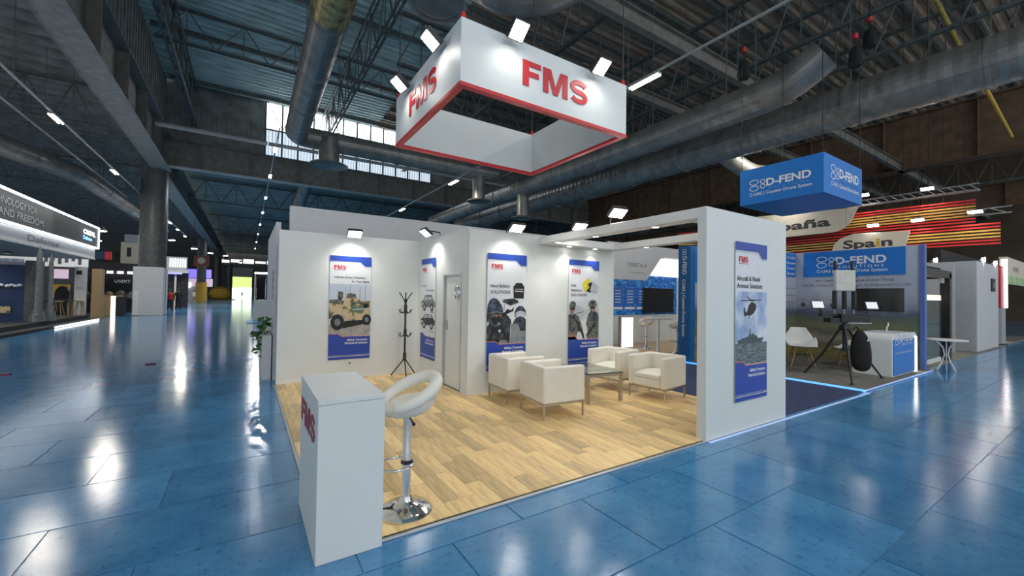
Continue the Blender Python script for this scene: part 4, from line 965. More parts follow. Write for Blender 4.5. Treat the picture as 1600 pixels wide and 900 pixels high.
bt = thing('bar_table', 'white oval bar table between the two distant bar stools', 'table', (10.1, 7.75, 0.02), math.radians(-30))
MB().lathe([(0.001,0),(0.23,0),(0.23,0.01),(0.06,0.04),(0.035,0.08),(0.035,0.98),(0.09,1.0),(0.001,1.0)], (0,0,0), 24).build('pedestal', 'chrome', bt, smooth=True)
mb = MB(); mb.prism([(0.42*math.cos(2*PI*k/32), 0.22*math.sin(2*PI*k/32)) for k in range(32)], (0,0,1.0), XA, YA, 0.03); mb.build('table_top', 'shell', bt, bevel=0.006)

# ================================================================ BLUE DRONE-DEFENCE STAND
DX0, DX1, DY0, DY1 = 9.35, 13.62, 2.78, 6.7
pf = MB().box(DX0, DX1, DY0, DY1, 0, 0.035).build('floor_blue_stand', 'carpetgrey'); struct(pf, 'grey raised floor of the blue drone stand')
MB().box(DX0-0.03, DX0, DY0-0.03, DY1, 0.0, 0.04).build('led_edge', 'ledcyan', pf)
MB().box(DX0, DX1, DY0-0.03, DY0, 0.012, 0.026).build('led_edge', 'leddim', pf)
ag = MB().box(6.3, 9.31, 2.78, 9.0, 0.0, 0.008).build('floor_gap_carpet', mat('dark_blue_carpet', (0.035, 0.05, 0.13), 0.85, var=0.2, bump=0.2, bscale=120)); struct(ag, 'dark blue carpet strip between the two stands')
le = MB().box(4.42, 9.3, 2.68, 2.705, 0.0, 0.010).build('led_strip', 'leddim'); tag(le, 'thin blue light strip along the foot of the portal panel', 'light strip')
M['mural'] = None
def mural_mat():
    m = bpy.data.materials.new('stand_mural'); m.use_nodes = True; nt = m.node_tree; N = nt.nodes; L = nt.links; b = N['Principled BSDF']; b.inputs['Roughness'].default_value = 0.4
    g = N.new('ShaderNodeNewGeometry'); sx = N.new('ShaderNodeSeparateXYZ'); L.new(g.outputs['Position'], sx.inputs[0])
    nz = N.new('ShaderNodeTexNoise'); nz.inputs['Scale'].default_value = 3.2; nz.inputs['Detail'].default_value = 9; nz.inputs['Roughness'].default_value = 0.7; L.new(g.outputs['Position'], nz.inputs['Vector'])
    ma = N.new('ShaderNodeMath'); ma.operation = 'MULTIPLY_ADD'; ma.inputs[1].default_value = 0.5; L.new(nz.outputs['Fac'], ma.inputs[0]); L.new(sx.outputs['Z'], ma.inputs[2])
    mr = N.new('ShaderNodeMapRange'); mr.inputs['From Min'].default_value = 0.2; mr.inputs['From Max'].default_value = 3.2; L.new(ma.outputs[0], mr.inputs['Value'])
    rp = N.new('ShaderNodeValToRGB'); e = rp.color_ramp.elements
    e[0].position = 0.0; e[0].color = (0.20,0.18,0.08,1); e[1].position = 1.0; e[1].color = (0.50,0.55,0.66,1)
    for p, c in ((0.10,(0.30,0.27,0.10)),(0.16,(0.16,0.14,0.09)),(0.22,(0.34,0.31,0.25)),(0.27,(0.15,0.14,0.10)),(0.33,(0.20,0.21,0.12)),(0.40,(0.12,0.15,0.11)),(0.455,(0.10,0.13,0.20)),(0.52,(0.33,0.36,0.43)),(0.62,(0.46,0.49,0.57))): q = e.new(p); q.color = (*c,1)
    L.new(mr.outputs['Result'], rp.inputs['Fac']); L.new(rp.outputs['Color'], b.inputs['Base Color'])
    return m
M['mural'] = mural_mat()
wd1 = MB().box(13.5, 13.58, 2.95, 5.66, 0.035, 3.0).build('wall_mural', 'mural'); struct(wd1, 'printed landscape wall of the blue drone stand')
MB().box(13.46, 13.62, 2.86, 2.95, 0.035, 3.0).build('end_post', mat('violet_blue_post', (0.09, 0.17, 0.46), 0.4, var=0.05), wd1)
wd2 = MB().box(9.9, 13.5, 5.60, 5.68, 0.035, 3.0).build('wall_mural_back', 'mural'); struct(wd2, 'printed back wall of the blue drone stand')
MB().box(9.95, 13.46, 5.575, 5.60, 2.30, 2.985).build('blue_header', 'dblue', wd2)
for q in range(4): text(['System','Counter','Drone','C-UAS'][q], 0.07, (12.90, 5.572, 2.36+0.15*q), XA, ZA, 'wtext', wd2, 0.5, 0.02)
for q in range(6): text('Detection Tracking', 0.045, (12.85, 5.597, 0.95+0.2*q), XA, ZA, 'p_mid', wd2, 0.6)
bp_ = thing('blue_pillar', 'blue pillar with white vertical lettering seen through the canopy', 'pillar', (9.45, 6.4, 0.035))
MB().box(-0.10, 0.10, -0.17, 0.17, 0, 2.93).build('post', 'pillarblue', bp_)
MB().box(0.10, 0.48, -0.17, -0.09, 2.0, 2.93).build('header_return', 'dblue', bp_); MB().box(0.10, 0.48, -0.16, -0.10, 0, 2.0).build('side_panel', 'mural', bp_)
MB().box(0.30, 0.36, -0.24, -0.18, 0, 1.6).build('stand_tube', 'rail', bp_)
def dfend(parent, O, u, v, s, m='wtext', sub='wtext', tagline=True, bold=0.03):
    """logo: four rings, D-FEND, SOLUTIONS, tag line; s = total width"""
    O, u, v = Vector(O), Vector(u), Vector(v); n = u.cross(v).normalized()
    mb = MB(); t = 0.012*s
    for cx, cy, rx, ry in ((0.075, 0.245, 0.075, 0.045), (0.075, 0.135, 0.075, 0.045), (0.225, 0.235, 0.040, 0.035), (0.225, 0.150, 0.040, 0.035)):
        ring2d(cx*s, cy*s, rx*s, ry*s, t, O+n*0.002, u, v, mb, 0.002, 20)
    mb.build('logo_rings', m, parent)
    text_split('D-FEND', 0.125*s, O+u*0.285*s+v*0.145*s, u, v, m, parent, 0.70*s, bold, 0.004)
    text_split('S O L U T I O N S', 0.045*s, O+u*0.33*s+v*0.072*s, u, v, sub, parent, 0.62*s, 0.01, 0.004)
    if tagline: text('C-UAS | Counter-Drone System', 0.055*s, O+v*0.0, u, v, m, parent, 1.0*s, 0.012, off=0.004)
hdp = MB().box(13.47, 13.5, 3.2, 5.37, 2.30, 2.985).build('blue_header', 'dblue', wd1)
dfend(wd1, (13.468, 5.05, 2.40), (0,-1,0), ZA, 1.52)
text('Take Control of the Unique Drone Threat', 0.075, (13.497, 5.15, 2.15), (0,-1,0), ZA, 'p_mid', wd1, 1.75, 0.01)
text('with RF Cyber-Drone Manager, AI-Enhanced C-UAS', 0.075, (13.497, 5.45, 2.02), (0,-1,0), ZA, 'p_mid', wd1, 2.35)
for q, y in enumerate((5.4, 5.05, 4.7)):
    mb = MB(); mb.prism([(0.06*math.cos(2*PI*k/16), 0.06*math.sin(2*PI*k/16)) for k in range(16)], (13.499, y, 1.5), (0,-1,0), ZA, 0.003); mb.build('icon_dot', 'p_ship', wd1)
    text(['DET','ID','MIT'][q], 0.05, (13.497, y+0.06, 1.62), (0,-1,0), ZA, 'p_mid', wd1, 0.12)
MB().box(13.496, 13.499, 4.7, 5.4, 1.495, 1.505).build('icon_line', 'p_mid', wd1)
t_ = tv('dark television on the printed landscape wall', (13.499, 3.72, 1.38), (0,-1,0), 0.98, 0.58)
for s_, z, wdt, hh in (('D-FEND', 2.66, 0.46, 0.12), ('C-UAS | Counter-Drone System', 2.08, 1.45, 0.085)):
    text(s_, hh, (-0.102, 0.05, z), (0,0,-1), (0,-1,0), 'wtext', bp_, wdt, 0.02)
mb = MB(); ring2d(0, 0.03, 0.05, 0.035, 0.012, (-0.102, 0.0, 2.78), (0,-1,0), ZA, mb, 0.003, 14); ring2d(0, -0.05, 0.05, 0.035, 0.012, (-0.102, 0.0, 2.78), (0,-1,0), ZA, mb, 0.003, 14); mb.build('logo_rings', 'wtext', bp_)

def shell_chair(label, loc, rz):
    g = thing('shell_chair', label, 'chair', loc, rz, 'white shell chairs with wooden legs')
    mb = MB(); vs = []; fs = []; nu, nv = 12, 14
    for i in range(nu+1):
        s = i/nu   # 0 front edge -> 1 top of back
        for j in range(nv+1):
            q = -1+2*j/nv
            if s < 0.55: x = 0.24-0.42*s/0.55; z = 0.44-0.03*math.sin(PI*s/0.55); 
            else: k = (s-0.55)/0.45; x = -0.18-0.08*k; z = 0.44+0.37*k
            wdt = 0.24+0.05*math.sin(PI*min(1, s/0.8))-0.10*max(0, s-0.8)/0.2
            arm = 0.20*(abs(q)**3)*math.exp(-((s-0.42)/0.22)**2)
            vs.append((x+0.07*q*q*max(0, s-0.5), wdt*q, z+arm))
    for i in range(nu):
        for j in range(nv): a = i*(nv+1)+j; fs.append((a, a+1, a+nv+2, a+nv+1))
    mb.add(vs, fs); o = mb.build('seat_shell', 'shell', g, smooth=True)
    sd = o.modifiers.new('solid', 'SOLIDIFY'); sd.thickness = 0.012
    for x in (-1, 1):
        for y in (-1, 1): MB().tube([(x*0.10, y*0.10, 0.42), (x*0.22, y*0.22, 0.0)], [0.016, 0.011], 8).build('leg', 'wood', g, smooth=True)
    mb = MB(); mb.bar((-0.15,-0.15,0.25), (0.15,0.15,0.25), 0.01); mb.bar((-0.15,0.15,0.25), (0.15,-0.15,0.25), 0.01); mb.build('brace', 'black', g)
    return g
shell_chair('white shell armchair with wooden legs left of the tripod', (11.25, 4.55, 0.035), math.radians(215)).scale = (1.14, 1.14, 1.14)
shell_chair('white shell armchair mostly hidden behind the black bag', (12.35, 3.98, 0.035), math.radians(120))
wt = thing('round_table', 'white table edge just showing beside the portal panel', 'table', (10.45, 5.05, 0.035))
MB().lathe([(0.001,0.70),(0.45,0.70),(0.46,0.715),(0.45,0.73),(0.001,0.73)], (0,0,0), 32).build('table_top', 'shell', wt); MB().lathe([(0.22,0),(0.22,0.01),(0.03,0.03),(0.03,0.70),(0.001,0.70)], (0,0,0), 20).build('pedestal', 'shell', wt)

def d_counter():
    g = thing('rounded_counter', 'white counter with rounded top and blue lit front panel', 'counter', (12.25, 3.25, 0.035))
    mb = MB(); r = 0.16; pr_ = [(-0.85, 0), (0.85, 0)]
    pr_ += [(0.85-r+r*math.cos(math.radians(a)), 0.90-r+r*math.sin(math.radians(a))) for a in range(0, 91, 15)]
    pr_ += [(-0.85+r-r*math.sin(math.radians(a)), 0.90-r+r*math.cos(math.radians(a))) for a in range(0, 91, 15)]
    mb.prism(pr_, (0, 0.35, 0), XA, ZA, 0.68); mb.build('body', 'white', g, bevel=0.008)
    MB().box(-0.80, 0.62, -0.345, -0.33, 0.03, 0.78).build('front_panel', 'dblue', g)
    MB().box(0.66, 0.80, -0.345, -0.33, 0.0, 0.80).build('led_strip', 'ledwhite', g)
    dfend(g, (-0.72, -0.346, 0.56), XA, ZA, 1.2, 'wtext', 'wtext', False)
    text('C-UAS | Counter-Drone System', 0.04, (-0.70, -0.346, 0.48), XA, ZA, 'wtext', g, 1.1)
d_counter()
cpn = thing('cable_stub', 'white bent cable stub on the rounded counter', 'cable', (12.5, 3.3, 0.935))
MB().tube([(0,0,0), (0.02,0,0.10), (0.10,0,0.12), (0.12,0,0.20)], 0.016, 8).build('cable', 'shell', cpn)

def tripod():
    c = Vector((10.42, 3.42, 0.035))
    g = thing('antenna_tripod', 'black tripod carrying a pale square antenna panel and two small tablets', 'antenna tripod', c)
    R_ = lambda a, b, z: (a, b, z)
    for fx, fy in ((-0.07, 0.68), (-0.72, -0.36), (0.66, -0.42)):
        l = MB(); l.tube([(fx*0.10, fy*0.10, 1.02), (fx*0.55, fy*0.55, 0.46), (fx, fy, 0.02)], [0.024, 0.024, 0.016], 10); o = l.build('leg', 'black', g, smooth=True)
        MB().lathe([(0.001,0),(0.045,0),(0.03,0.025),(0.001,0.03)], (fx, fy, 0), 12).build('foot', 'black', o)
        MB().bar((fx*0.50, fy*0.50, 0.50), (0, 0, 0.62), 0.012).build('brace', 'black', g)
    MB().tube([(0,0,0.55), (0,0,1.28)], 0.035, 12).build('centre_column', 'black', g); MB().lathe([(0.001,0.98),(0.10,0.98),(0.11,1.02),(0.08,1.10),(0.001,1.10)], (0,0,0), 20).build('hub', 'black', g)
    rt_ = Vector((0.84, -0.54, 0)); fw_ = Vector((-0.54*-1, 0.84, 0))
    def sb(name, a, b, z, wd, hh, m='black', par=g):
        return MB().bar(rt_*a+Vector((0,0,z)), rt_*b+Vector((0,0,z)), wd, hh).build(name, m, par, bevel=0.004)
    sb('cross_bar', -0.50, 0.50, 1.30, 0.10, 0.05); sb('cross_bar', -0.36, 0.46, 1.19, 0.20, 0.09); sb('pack', -0.15, 0.12, 1.24, 0.24, 0.16); sb('pale_plate', 0.0, 0.48, 1.14, 0.22, 0.02, 'p_light')
    for a in (-0.20, 0.0, 0.20):
        MB().bar(rt_*a+Vector((0,0,1.42)), rt_*a+Vector((0,0,1.80)), 0.075, 0.06).build('antenna_cylinder', 'black', g, bevel=0.012)
        MB().bar(rt_*a+Vector((0,0,1.28)), rt_*a+Vector((0,0,1.42)), 0.02).build('stem', 'rail', g)
    pn_ = MB().bar(rt_*-0.21+Vector((0,0,2.01)), rt_*0.21+Vector((0,0,2.01)), 0.09, 0.44).build('antenna_panel', mat('pale_antenna_panel', (0.62, 0.62, 0.56), 0.4, var=0.05), g, bevel=0.025)
    for a in (-0.12, 0.0, 0.12):
        for z in (1.96, 2.12): MB().cbox(rt_*a-fw_*0.045+Vector((0,0,z)), (0.012, 0.012, 0.012)).build('bolt', 'p_mid', pn_)
    for a in (-0.19, 0.16): MB().bar(rt_*a+Vector((0,0,2.23)), rt_*a+Vector((0,0,2.42)), 0.05).build('whip_antenna', 'black', g, bevel=0.01)
    for z in (1.88, 2.0, 2.1): sb('side_clip', 0.20, 0.26, z, 0.05, 0.02)
    for a, s in ((-0.56, 1), (0.56, 1)):
        q = rt_*a+Vector((0,0,1.50)); tb = MB(); n_ = (-fw_+Vector((0,0,0.35))).normalized(); uu = rt_; vv = n_.cross(uu)
        tb.prism([(-0.13,-0.085),(0.13,-0.085),(0.13,0.085),(-0.13,0.085)], q, uu, vv, 0.02); o = tb.build('tablet', 'dark', g)
        tb = MB(); tb.prism([(-0.115,-0.07),(0.115,-0.07),(0.115,0.07),(-0.115,0.07)], q+n_*0.02, uu, vv, 0.002); tb.build('tablet_screen', emit('tablet_glow', (0.85, 0.9, 0.95), 0.3), o)
        MB().bar(rt_*a*0.8+Vector((0,0,1.31)), q, 0.03).build('tablet_arm', 'black', g)
tripod()
bg = thing('black_bag', 'black fabric equipment bag hanging at the tripod', 'bag', (10.66, 3.22, 0.18))
mb = MB(); vs = []; fs = []; n_ = 18; prof = [(0.02,0.0),(0.14,0.02),(0.22,0.10),(0.24,0.28),(0.23,0.50),(0.19,0.68),(0.12,0.80),(0.03,0.86)]
for r, z in prof:
    for k in range(n_): a = 2*PI*k/n_; vs.append((r*math.cos(a)*0.85+0.05*(0.4-z), r*math.sin(a)*0.55*(1+0.06*math.sin(5*a+z*9)), z))
for i in range(len(prof)-1):
    for k in range(n_): fs.append((i*n_+k, i*n_+(k+1)%n_, (i+1)*n_+(k+1)%n_, (i+1)*n_+k))
fs += [tuple(range(n_))[::-1], tuple((len(prof)-1)*n_+k for k in range(n_))]
mb.add(vs, fs); o = mb.build('sack', 'blackcloth', bg, smooth=True, sub=1); o.rotation_euler.z = math.radians(-33)
MB().tube([(0.0,0,0.82), (-0.10,0.05,0.92), (-0.16,0.08,0.86)], 0.012, 8).build('strap', 'blackcloth', bg)
MB().prism([(-0.15,0.58),(-0.05,0.66),(-0.06,0.58)], (-0.02,-0.15,0.06), XA, ZA, 0.004).build('white_label', 'shell', bg)

def blue_hanging():
    x0, x1, y0, y1, z0, z1 = 10.75, 13.0, 3.9, 5.75, 4.05, 4.95
    g = thing('hanging_sign', 'blue hanging box sign with white drone company lettering', 'hanging sign', ((x0+x1)/2, (y0+y1)/2, z0)); hx, hy, H_ = (x1-x0)/2, (y1-y0)/2, z1-z0; t = 0.05
    for b in ((-hx, hx, -hy, -hy+t), (-hx, hx, hy-t, hy), (-hx, -hx+t, -hy+t, hy-t), (hx-t, hx, -hy+t, hy-t)): MB().box(*b, 0, H_).build('panel', 'dblue', g)
    MB().box(-hx+t, hx-t, -hy+t, hy-t, 0.0, 0.03).build('underside', 'dblue', g)
    dfend(g, (-hx-0.001, hy-0.25, 0.20), (0,-1,0), ZA, 1.38, 'wtext', mat('pale_blue_text', (0.12, 0.36, 0.75), 0.5, var=0.05))
    dfend(g, (-hx+0.38, -hy-0.001, 0.22), XA, ZA, 1.65, 'wtext', M['dblue'])
    for sx in (-1, 1):
        for sy in (-1, 1): MB().bar((sx*(hx-0.03), sy*(hy-0.03), H_), (sx*(hx-0.03), sy*(hy-0.03), 12.2-z0), 0.012).build('cable', 'black', g)
blue_hanging()
HGX = 'black hoist bags in the roof'
for x, y, z, lab in ((12.9, 4.0, 7.6, 'black chain hoist bag over the front of the blue hanging sign'), (11.0, 5.8, 7.5, 'black chain hoist bag over the back of the blue hanging sign'), (14.6, 4.2, 8.8, 'black chain hoist bag below the bent spiral duct')):
    g = thing('chain_hoist', lab, 'hoist', (x, y, z), 0, HGX)
    MB().lathe([(0.001,0),(0.13,0.0),(0.16,0.1),(0.12,0.42),(0.06,0.5),(0.001,0.5)], (0,0,0), 14).build('chain_bag', 'blackcloth', g, smooth=True)
    MB().lathe([(0.001,0.72),(0.06,0.72),(0.06,0.84),(0.001,0.84)], (0,0,0), 10).build('hook_block', 'red', g); MB().bar((0.08,0,0.4), (0.02,0,0.74), 0.02).build('strap', 'black', g); MB().bar((-0.08,0,0.4), (-0.02,0,0.74), 0.02).build('strap', 'black', g); MB().bar((0,0,0.84), (0,0,12.2-z), 0.012).build('chain', 'black', g)
# ================================================================ RIGHT BACKGROUND
wbk = thing('white_block_stand', 'plain white block stand with a small dark sign on its wall', 'stand', (21.7, 4.4, 0))
MB().box(-1.8, 1.8, -1.4, 2.6, 0.0, 0.04).build('plinth', 'p_mid', wbk)
MB().box(-1.72, 1.8, -1.38, -1.30, 0.04, 3.0).build('front_wall', 'greywall', wbk); MB().box(-1.8, -1.72, -1.38, 2.6, 0.04, 3.0).build('side_wall', 'greywall2', wbk); MB().box(1.72, 1.8, -1.30, 2.6, 0.04, 3.0).build('side_wall', 'greywall', wbk)  # left side wall in darker grey: its shade is put into the colour
ps = MB().box(0.45, 1.0, -1.42, -1.38, 2.05, 2.5).build('sign_plate', 'dark', wbk); MB().box(0.55, 0.9, -1.43, -1.42, 2.18, 2.36).build('sign_print', 'p_mid', ps)
MB().box(-1.84, -1.8, -0.9, -0.4, 1.18, 1.42).build('brown_plate', mat('brown_plate', (0.30, 0.22, 0.12), 0.5, var=0.1), wbk)
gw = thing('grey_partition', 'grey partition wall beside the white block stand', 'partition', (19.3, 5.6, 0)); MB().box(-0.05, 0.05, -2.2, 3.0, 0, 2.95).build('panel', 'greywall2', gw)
sf_ = MB().box(13.7, 24.5, 2.96, 7.0, 0, 0.02).build('floor_showcase_stand', mat('dull_floor', (0.24, 0.22, 0.18), 0.6, var=0.2)); struct(sf_, 'dull grey floor of the showcase stand')
bf_ = thing('black_gantry', 'black square post gantry beside the glass showcase', 'gantry', (16.6, 3.1, 0.02))
MB().box(-0.10, 0.10, -0.10, 0.10, 0, 2.42).build('post', 'black', bf_); MB().box(-3.0, 0.10, -0.10, 0.10, 2.28, 2.48).build('beam', 'black', bf_); MB().box(-0.10, 0.10, 0.10, 3.2, 2.28, 2.48).build('beam', 'black', bf_); MB().box(-3.0, 0.0, 0.1, 0.6, 2.42, 2.58).build('awning_roll', 'blackcloth', bf_)
MB().box(-0.7, -0.45, -0.06, 0.02, 2.14, 2.28).build('spotlight_head', 'rail', bf_)
sc_ = thing('glass_showcase', 'tall glass showcase with a lit top behind the white bistro table', 'showcase', (15.35, 3.45, 0.02))
MB().box(-0.75, 0.75, -0.35, 0.35, 0, 0.12).build('base', 'shell', sc_); MB().box(-0.75, 0.75, -0.35, 0.35, 1.66, 1.80).build('lit_top', mat('cream_top', (0.8, 0.72, 0.6), 0.4, emis=(1, 0.85, 0.65), estr=0.7), sc_)
for b in ((-0.74, 0.74, -0.345, -0.335), (-0.74, 0.74, 0.335, 0.345)): MB().box(*b, 0.12, 1.66).build('pane', 'glass', sc_)
for b in ((-0.745, -0.735, -0.33, 0.33), (0.735, 0.745, -0.33, 0.33)): MB().box(*b, 0.12, 1.66).build('pane', 'glass', sc_)
for z in (0.62, 1.02): MB().box(-0.72, 0.72, -0.32, 0.32, z, z+0.012).build('shelf', 'glass', sc_)
for sx in (-0.74, 0.74): MB().box(sx-0.015, sx+0.015, -0.35, -0.32, 0.12, 1.66).build('corner_post', 'dark', sc_)
wtb = thing('bistro_table', 'white bistro table with curved tube legs on the hall floor', 'table', (14.05, 2.62, 0), math.radians(10)); wtb.scale = (0.60, 0.60, 1.0)
MB().lathe([(0.001,0.72),(0.60,0.72),(0.62,0.735),(0.60,0.75),(0.001,0.75)], (0,0,0), 36).build('table_top', 'shell', wtb)
for a in (0, 120, 240):
    c, s = math.cos(math.radians(a)), math.sin(math.radians(a)); MB().tube([(0.30*c,0.30*s,0.71),(0.10*c,0.10*s,0.55),(0.06*c,0.06*s,0.38),(0.14*c,0.14*s,0.20),(0.30*c,0.30*s,0.012)], 0.022, 10).build('leg', 'shell', wtb, smooth=True)
for k, (x, y, lab) in enumerate(((20.2, 4.2, 'first'), (21.0, 3.2, 'second'), (23.0, 3.2, 'third'))):
    g = thing('small_spotlight', lab+' small spotlight on the white block stand edge', 'spotlight', (x, y, 3.0), 0, 'small spotlights on the white block'); MB().tube([(0,0,0), (0,-0.06,0.08), (0,-0.14,0.10)], 0.02, 8).build('arm', 'dark', g); MB().lathe([(0.06,-0.14),(0.08,-0.22),(0.001,-0.22)], (0,0,0.10), 14, 'y').build('lens', 'lens', g)
# red and white booth at the right edge
rb = thing('red_white_booth', 'red and white lit booth at the right edge of the hall', 'booth', (28.2, 5.0, 0))
MB().box(-3.0, 3.5, -2.0, 3.0, 0, 0.05).build('floor_plate', 'p_mid', rb); MB().box(-3.6, -2.8, -1.9, -1.8, 1.45, 3.1).build('red_wall', 'red', rb); MB().box(-3.6, -2.8, -1.92, -1.0, 0.05, 1.45).build('grey_base', 'greywall2', rb)
MB().box(-2.75, 3.5, -1.95, -1.75, 2.75, 3.5).build('header', 'cream', rb); MB().box(-2.75, -2.69, -1.97, -1.8, 1.45, 3.4).build('led_post', 'ledwhite', rb); MB().box(-2.6, 3.5, -1.96, -1.9, 2.42, 2.75).build('print_band', mat('green_print_band', (0.45, 0.62, 0.30), 0.5, var=0.3, scale=2), rb)
text_split('army', 0.28, (-1.3, -1.96, 2.98), XA, ZA, 'p_face', rb, 1.3)
MB().box(-2.6, 3.5, 2.0, 2.2, 0.05, 3.4).build('dark_back', 'dark', rb)
lc = thing('lit_counter', 'pale counter with a warm lit edge at the right of the hall', 'counter', (26.0, 3.6, 0.05)); MB().box(-0.9, 0.3, -0.35, 0.35, 0, 1.0).build('body', 'greywall', lc); MB().box(0.05, 0.35, -0.38, -0.35, 0.0, 0.85).build('lit_edge', emit('warm_edge', (1, 0.75, 0.45), 3), lc); MB().box(-0.95, 0.4, -0.4, 0.4, 1.0, 1.06).build('top', 'shell', lc)
wc = thing('wooden_crate', 'low pale wooden box beside the warm lit counter', 'crate', (27.6, 3.9, 0.05)); MB().box(-0.7, 0.7, -0.4, 0.4, 0, 0.5).build('body', 'wood', wc, bevel=0.01); MB().box(-0.72, 0.72, -0.42, 0.42, 0.5, 0.55).build('lid', 'wood', wc)
dk = thing('dark_fascia', 'wide black fascia behind the white block stand', 'fascia', (34, 9, 2.7)); MB().box(-8, 6, -4, -3.8, 0, 1.3).build('panel', 'dark', dk); MB().box(-8, 6, -4.05, -4.0, -0.08, 0.0).build('edge_light', emit('warm_thin_edge', (1, 0.7, 0.35), 2), dk)

# red / yellow slatted signs
def slat_sign(label, x, ya, yb, z0, z1, pattern, curve, grp='red and yellow slat signs'):
    g = thing('slat_sign', label, 'hanging sign', (x, (ya+yb)/2, z0), 0, grp); n = len(pattern); st = (z1-z0)/n; N_ = 20
    for k, c in enumerate(pattern):
        mb = MB(); z = (k+0.25)*st; P0 = []
        for q in range(N_+1):
            s = q/N_; y = ya+(yb-ya)*s-(ya+yb)/2; xx = curve*math.sin(PI*s)**1.0 * -1; P0.append((xx, y, z))
        vs = []
        for p in P0: vs += [(p[0], p[1], p[2]), (p[0]+0.10, p[1], p[2]), (p[0]+0.10, p[1], p[2]+st*0.5), (p[0], p[1], p[2]+st*0.5)]
        fs = [(0,1,2,3), (4*N_+3, 4*N_+2, 4*N_+1, 4*N_)]
        for q in range(N_):
            for e in range(4): fs.append((4*q+e, 4*q+(e+1)%4, 4*q+4+(e+1)%4, 4*q+4+e))
        mb.add(vs, fs); mb.build('slat', 'slatred' if c == 'r' else 'slatyellow', g)
    for q in range(5):
        s = 0.1+0.2*q; MB().bar((curve*-math.sin(PI*s), ya+(yb-ya)*s-(ya+yb)/2, z1-z0), (curve*-math.sin(PI*s), ya+(yb-ya)*s-(ya+yb)/2, 16.0-z0), 0.01).build('hanger', 'black', g)
    return g
slat_sign('upper red and yellow slatted sign behind the cream board', 24.6, 3.75, 12.5, 4.85, 5.85, 'rryyyyrr', 0.3)
slat_sign('lower red and yellow slatted sign above the white block stand', 24.2, 3.05, 12.0, 3.88, 4.78, 'rryyyrr', 0.3)
slat_sign('far red and yellow slatted sign seen through the canopy', 24.6, 12.6, 17.3, 5.05, 6.1, 'ryyyrrr', -0.9)
slat_sign('lowest far red slatted sign just above the blue pillar', 24.0, 12.2, 17.0, 4.55, 4.95, 'rrrr', -0.7)
def board(label, x, pts, txt, thick, th, ty, tz, wd):
    cy = sum(p[0] for p in pts)/len(pts); cz = min(p[1] for p in pts)
    g = thing('curved_board', label, 'hanging sign', (x, cy, cz)); mb = MB(); mb.prism([(-(p[0]-cy), p[1]-cz) for p in pts], (0,0,0), (0,-1,0), ZA, 0.08); mb.build('board', 'cream', g, bevel=0.01)
    bl = text_split(txt, th, (-0.081, ty-cy, tz-cz), (0,-1,0), ZA, 'ptext', g, wd, thick)
    if txt == 'Spain': bl[3].data.materials[0] = M['yellow']
    for q in (0.25, 0.75): MB().bar((-0.04, (max(p[0] for p in pts)-cy)*(1-2*q), max(p[1] for p in pts)-cz-0.1), (-0.04, (max(p[0] for p in pts)-cy)*(1-2*q), 16.0-cz), 0.01).build('hanger', 'black', g)
arc1 = [(7.20, 5.95)]+[(7.20+0.9*(1-math.cos(math.radians(a)))*1.0+0.1, 5.95-1.05*math.sin(math.radians(a))) for a in range(15, 91, 15)]
board('cream hanging board lettered in dark letters below the blue sign', 23.6, [(12.6, 6.25), (12.6, 4.9)]+arc1[::-1], 'España', 0.035, 0.42, 11.6, 5.25, 3.35)
arc2 = [(8.05-0.9*(1-math.cos(math.radians(a))), 3.95+0.75*math.sin(math.radians(a))) for a in range(0, 91, 15)]
board('smaller cream hanging board half behind the blue header', 23.4, [(5.55, 3.95), (5.40, 4.62)]+[(7.3, 4.72), (7.8, 4.55), (8.05, 4.3), (8.15, 3.95)], 'Spain', 0.035, 0.36, 7.7, 4.06, 1.75)
lt = thing('lighting_truss', 'silver lighting truss above the red and yellow slats', 'truss', (24.4, 5.5, 6.15))
for dx, dz in ((-0.15,0),(0.15,0),(0,0.26)): MB().tube([(dx,-1.9,dz),(dx,2.4,dz)], 0.03, 8).build('chord', 'alu', lt)
mb = MB()
for k in range(14):
    a = -1.9+k*0.3
    for p, q in (((-0.15,0),(0,0.26)),((0.15,0),(0,0.26)),((-0.15,0),(0.15,0))): mb.bar((p[0],a,p[1]), (q[0],a+0.3,q[1]), 0.018)
mb.build('lacing', 'alu', lt)
l2 = thing('lighting_truss', 'short silver truss end beside the lower slatted sign', 'truss', (24.6, 3.4, 5.15))
for dz in (0, 0.24): MB().tube([(0,-0.6,dz),(0,0.6,dz)], 0.03, 8).build('chord', 'alu', l2)
MB().bar((0,-0.5,0), (0,0,0.24), 0.02).build('lacing', 'alu', l2); MB().bar((0,0,0.24), (0,0.5,0), 0.02).build('lacing', 'alu', l2)
SG = 'floodlights over the slatted signs'
for lab, p, pw in (('floodlight on the silver truss beside the blue hanging sign', (23.7, 7.05, 6.5), 60), ('floodlight on the silver truss above the upper slats', (23.7, 4.95, 6.35), 60), ('floodlight on the short truss end at the slat edge', (23.6, 3.6, 5.15), 30), ('floodlight between the two slatted signs, nearer the truss end', (23.5, 5.2, 5.05), 25), ('floodlight between the two slatted signs, nearer the cream board', (23.3, 6.6, 5.0), 25), ('floodlight over the cream board hidden by the blue sign', (22.8, 10.0, 6.8), 60)):
    floodlight(lab, (p[0]+0.2, p[1], p[2]+0.25), None, p, (24.3, p[1]+0.2, p[2]-1.2), pw, SG, 0.42, 2.3, 16.0)
for p, lab in (((23.3, 13.5, 5.8), 'thin white spotlight beside the far red slats'),):
    floodlight(lab, (p[0]+0.3, p[1], p[2]+0.4), None, p, (24.5, 14.5, 5.3), 90, SG, 0.3, 2.4, 16.0)
